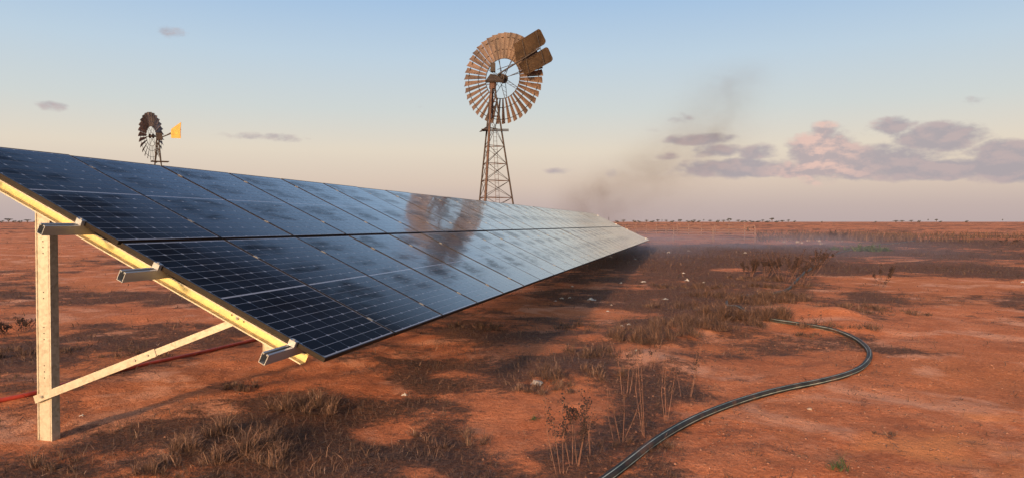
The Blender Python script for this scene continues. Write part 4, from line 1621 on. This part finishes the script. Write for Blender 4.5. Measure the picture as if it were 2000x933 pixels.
# ------------------------------------------------------------------ litter and stones
def scrap(px, py, wpx, hpx, label, group=None):
    p = onG(px, py)
    dist = (np.array(p) - CAM) @ np.array([-math.sin(YAW), math.cos(YAW), 0])
    w, h = wpx * dist / 1422.32, hpx * dist / 1422.32
    mb = MB()
    n, m_ = 7, 5
    vs = []
    for i in range(n):
        for j in range(m_):
            a, b = i / (n - 1) - .5, j / (m_ - 1) - .5
            pos = RT * a * w * random.uniform(.55, 1.1) + RT * b * w * random.uniform(-.3, .3) + FWD * b * w * random.uniform(.4, .9) + np.array([0, 0, (0.25 + random.uniform(0, .55)) * h * max(0.1, 1.0 - 1.3 * abs(a) - 0.9 * abs(b))])
            vs.append(pos + np.array([0, 0, 0.004]))
    top = len(vs)
    vs += [v - np.array([0, 0, 0.003]) for v in vs]
    fs = []
    for i in range(n - 1):
        for j in range(m_ - 1):
            q = i * m_ + j
            fs.append((q, q + 1, q + m_ + 1, q + m_))
            fs.append((top + q, top + q + m_, top + q + m_ + 1, top + q + 1))
    ed = [j for j in range(m_)] + [i * m_ + m_ - 1 for i in range(1, n)] + [(n - 1) * m_ + j for j in range(m_ - 2, -1, -1)] + [i * m_ for i in range(n - 2, 0, -1)]
    for i in range(len(ed)):
        a, b = ed[i], ed[(i + 1) % len(ed)]
        fs.append((a, top + a, top + b, b))
    mb.add(vs, fs)
    o = mb.build('paper_scrap', M['paper'])
    o.location = tuple(p)
    o.rotation_euler = (0, 0, random.uniform(-.6, .6))
    tag(o, label, 'litter', group)


scrap(1050, 750, 26, 18, 'crumpled white scrap lying beside the spreading low tussock')
scrap(790, 772, 11, 8, 'small white scrap alone on the dark litter below the panels')
scrap(1155, 586, 20, 7, 'longest flat white scrap in the litter beside the array')
scrap(1215, 637, 7, 6, 'left one of two white scraps at the brown mounded tussock')
scrap(1228, 634, 8, 5, 'right one of two white scraps at the brown mounded tussock')
scrap(160, 812, 10, 6, 'white scrap on the sand right of the steel post')
scrap(1306, 494, 7, 6, 'upright white scrap far off near the end of the array')
scrap(1455, 494, 6, 4, 'tiny white scrap far off above the leftmost dock weed')
scrap(1997, 552, 7, 6, 'white scrap at the right edge of the plain')
scrap(1243, 685, 6, 5, 'white scrap in front of the brown mounded tussock')
G4 = 'pale scraps beside the array'
for (px, py, w, h, lab) in [
        (1097, 583, 9, 5, 'left one of a pair of pale scraps near the lower panel edge'), (1113, 582, 7, 5, 'right one of a pair of pale scraps near the lower panel edge'),
        (1335, 534, 8, 5, 'upper one of two pale scraps in the middle distance left of the dock weeds'), (1342, 548, 9, 7, 'lower bulkier one of two pale scraps in the middle distance left of the dock weeds'),
        (1257, 552, 12, 5, 'broad pale scrap in the middle distance beside the far panels'), (1213, 553, 6, 4, 'small pale scrap just left of the broad one beside the far panels'),
        (1375, 552, 6, 4, 'small pale scrap alone on brown litter left of the dock weeds'), (1194, 596, 5, 4, 'upper of two tiny pale specks below the longest white scrap'),
        (1187, 608, 6, 4, 'lower of two tiny pale specks below the longest white scrap'), (1300, 584, 12, 4, 'flat pinkish scrap on the litter between array and pipe crook'),
        (1240, 506, 6, 3, 'pale speck on the dark ground below the far panel corner'), (1118, 560, 6, 4, 'small pale scrap right under the lower panel edge'),
        (1345, 490, 5, 3, 'faint pale speck in the smoke below the near fence'), (1085, 588, 6, 3, 'leftmost tiny pale scrap close to the lower panel edge'),
        (1193, 502, 8, 3, 'pale flat scrap in the shade under the far panels')]:
    scrap(px, py, w, h, lab, G4)



def rock_mesh(seed):
    import bmesh
    r = random.Random(seed)
    bm = bmesh.new()
    bmesh.ops.create_icosphere(bm, subdivisions=2, radius=1.0)
    s = (r.uniform(.8, 1.2), r.uniform(.7, 1.1), r.uniform(.5, .75))
    for v in bm.verts:
        q = 1 + 0.22 * math.sin(v.co.x * 3.1 + seed) * math.cos(v.co.y * 2.7 + seed * 2) + r.uniform(-.07, .07)
        v.co = Vector((v.co.x * s[0] * q, v.co.y * s[1] * q, v.co.z * s[2] * q))
    me = bpy.data.meshes.new('rock')
    bm.to_mesh(me)
    bm.free()
    return me


RK = [rock_mesh(i) for i in range(4)]
for i, (px, py, w, lab) in enumerate([
        (1581, 799, 9, 'pale pebble on the gravel below the pipe curve'), (1519, 471, 9, 'rounded pale rock at the left end of the far rock line'),
        (1531, 473, 6, 'small flat rock just right of the rounded rock at the left end'), (1558, 474, 9, 'largest pale rock of the middle cluster in the far rock line'),
        (1562, 471, 7, 'rock at the back of the middle cluster in the far rock line'), (1566, 475, 6, 'small rock at the front right of the middle cluster'),
        (1578, 471, 7, 'single rock between the middle and right clusters of the rock line'), (1600, 472, 8, 'upper rock of the right pair in the far rock line'),
        (1603, 477, 7, 'lower rock of the right pair in the far rock line'), (1523, 464, 4, 'tiny rock behind the left end of the far rock line'),
        (1534, 468, 4, 'tiny rock behind the gap left of the middle cluster'), (1645, 473, 4, 'tiny lone rock beside the distant grey dock weed')]):
    p = onG(px, py)
    dist = (np.array(p) - CAM) @ np.array([-math.sin(YAW), math.cos(YAW), 0])
    r = w / 2 * dist / 1422.32
    me = RK[i % 4].copy()
    o = link('rock', me, M['rock'], smooth=False)
    o.location = (p[0], p[1], p[2] + r * 0.3)
    o.scale = (r, r, r)
    o.rotation_euler = (0, 0, random.uniform(0, 6))
    tag(o, lab, 'rock', 'pale rocks in a line on the plain' if i else None)


def gravel():
    N = 26000
    r = np.exp(rng.uniform(math.log(1.9), math.log(18), N))
    a = rng.uniform(-math.radians(38), math.radians(38), N) - YAW
    x, y = CAM[0] + r * np.sin(a), CAM[1] + r * np.cos(a)
    right = np.clip((np.sin(a + YAW) + 0.1) * 2.5, 0.10, 1)
    keep = rng.uniform(0, 1, N) < right * np.clip(0.4 + fbm(x * 1.2, y * 1.2, 5, 2), 0, 1)
    x, y, r = x[keep], y[keep], r[keep]
    n = len(x)
    z = ground_h(x, y)
    s = np.minimum(0.0014 + 0.011 * rng.uniform(0, 1, n) ** 4, 0.012) * np.clip(r / 4, 0.9, 1.6)
    oct_ = np.array([[1, 0, 0], [-1, 0, 0], [0, 1, 0], [0, -1, 0], [0, 0, .7], [0, 0, -.7]], float)
    V = np.stack([x, y, z], -1)[:, None, :] + oct_[None] * s[:, None, None] * rng.uniform(0.6, 1.3, (n, 6, 1))
    fs = np.array([[0, 2, 4], [2, 1, 4], [1, 3, 4], [3, 0, 4], [2, 0, 5], [1, 2, 5], [3, 1, 5], [0, 3, 5]])
    Fc = (np.arange(n)[:, None, None] * 6 + fs[None]).reshape(-1, 3)
    me = bpy.data.meshes.new('gravel')
    me.vertices.add(n * 6)
    me.vertices.foreach_set('co', V.astype(np.float32).ravel())
    me.loops.add(len(Fc) * 3)
    me.loops.foreach_set('vertex_index', Fc.astype(np.int32).ravel())
    me.polygons.add(len(Fc))
    me.polygons.foreach_set('loop_start', (np.arange(len(Fc)) * 3).astype(np.int32))
    me.update(calc_edges=True)
    o = link('gravel', me, M['gravel'])
    tag(o, 'fine dark ironstone gravel scattered over the sand', kind='stuff')


gravel()

# ------------------------------------------------------------------ smoke
def smoke(name, centre, size, rz, build_density, color, label, dens, aniso=0.2):
    m = bpy.data.materials.new(name)
    m.use_nodes = True
    t = m.node_tree
    t.nodes.clear()
    N = NT(t)
    pv = N.n('ShaderNodeVolumePrincipled')
    pv.inputs['Color'].default_value = (*color, 1)
    pv.inputs['Anisotropy'].default_value = aniso
    tc_ = N.n('ShaderNodeTexCoord')
    d = build_density(N, tc_.outputs['Object'])
    N.put(pv.inputs['Density'], N.m('MULTIPLY', d, dens))
    out = N.n('ShaderNodeOutputMaterial')
    t.links.new(pv.outputs[0], out.inputs['Volume'])
    mb = MB()
    mb.box((0, 0, 0), size)
    o = mb.build(name, m)
    o.location = tuple(centre)
    o.rotation_euler = (0, 0, rz)
    tag(o, label, kind='stuff')
    return o


# plume blowing up to the right behind the far end of the array; local x = downwind, z = up
DPL = 58.0
pA = atD(1130, 433, DPL)
SX, SY, SZ = 20.0, 6.0, 15.0
pc = np.array([pA[0], pA[1], 0]) + RT * (SX / 2 - 3.0) + np.array([0, 0, SZ / 2])


def plume_density(N, v):
    sp = N.n('ShaderNodeSeparateXYZ')
    N.put(sp.inputs[0], v)
    x = N.m('ADD', sp.outputs[0], SX / 2 - 3.0)        # metres downwind of the source
    z = N.m('ADD', sp.outputs[2], SZ / 2)
    y = sp.outputs[1]
    nz = N.noise(N.vm('MULTIPLY', v, (0.8, 1.0, 1.15)), 0.50, 6, 0.62, 1.1)
    nb = N.noise(v, 0.16, 3, 0.5, 0.3)
    # the plume axis climbs faster and faster with distance
    xp = N.m('MAXIMUM', x, 0.0)
    axis_z = N.m('ADD', N.m('ADD', 2.7, N.m('MULTIPLY', xp, 0.24)), N.m('MULTIPLY', N.m('MULTIPLY', xp, xp), 0.036))
    axis_z = N.m('ADD', axis_z, N.m('MULTIPLY', N.m('SUBTRACT', nb, 0.5), 2.4))
    wz = N.m('ADD', 1.6, N.m('MULTIPLY', xp, 0.21))
    q = N.m('DIVIDE', N.m('SUBTRACT', z, axis_z), wz)
    yy = N.m('DIVIDE', y, N.m('ADD', 0.7, N.m('MULTIPLY', wz, 0.55)))
    g = N.m('EXPONENT', N.m('MULTIPLY', N.m('ADD', N.m('MULTIPLY', q, q), N.m('MULTIPLY', yy, yy)), -1.0))
    thin = N.m('DIVIDE', 1.0, N.m('ADD', 1.0, N.m('MULTIPLY', N.m('MAXIMUM', x, 0.0), 0.20)))
    k = N.m('ADD', N.m('MULTIPLY', N.mr(nz, 0.36, 0.74), 0.75), 0.22)
    fade = N.m('MULTIPLY', N.mr(x, -2.8, 0.8), N.mr(x, 16.5, 11.0))
    edge = N.mr(z, SZ, SZ - 2.0)
    return N.m('MULTIPLY', N.m('MULTIPLY', N.m('MULTIPLY', g, thin), N.m('MULTIPLY', k, fade)), edge)


smoke('smoke_plume', pc, (SX, SY, SZ), YAW, plume_density, (0.42, 0.28, 0.21), 'thin brown smoke drifting up to the right beyond the end of the array', 0.36)

# pale smoke lying low over the ground
gA = atZ(1400, 485)
GX, GY, GZ = 27.0, 54.0, 1.3
gc = np.array([gA[0], gA[1], GZ / 2 + 0.02]) + FWD * 4


def low_density(N, v):
    sp = N.n('ShaderNodeSeparateXYZ')
    N.put(sp.inputs[0], v)
    nz = N.noise(N.vm('MULTIPLY', v, (1.0, 0.7, 2.0)), 0.16, 4, 0.55, 0.4)
    a = N.m('DIVIDE', sp.outputs[0], GX / 2)
    b = N.m('DIVIDE', sp.outputs[1], GY / 2)
    r2 = N.m('ADD', N.m('MULTIPLY', a, a), N.m('MULTIPLY', b, b))
    fall = N.mr(r2, 1.0, 0.15)
    h = N.mr(N.m('ADD', sp.outputs[2], GZ / 2), GZ, 0.0)
    return N.m('MULTIPLY', N.m('MULTIPLY', fall, h), N.mr(nz, 0.36, 0.62))


smoke('ground_smoke', gc, (GX, GY, GZ), YAW, low_density, (0.46, 0.50, 0.66), 'pale bluish smoke hanging low over the ground by the fence', 0.060)
print('cells', ncell, 'field blades', nfield)
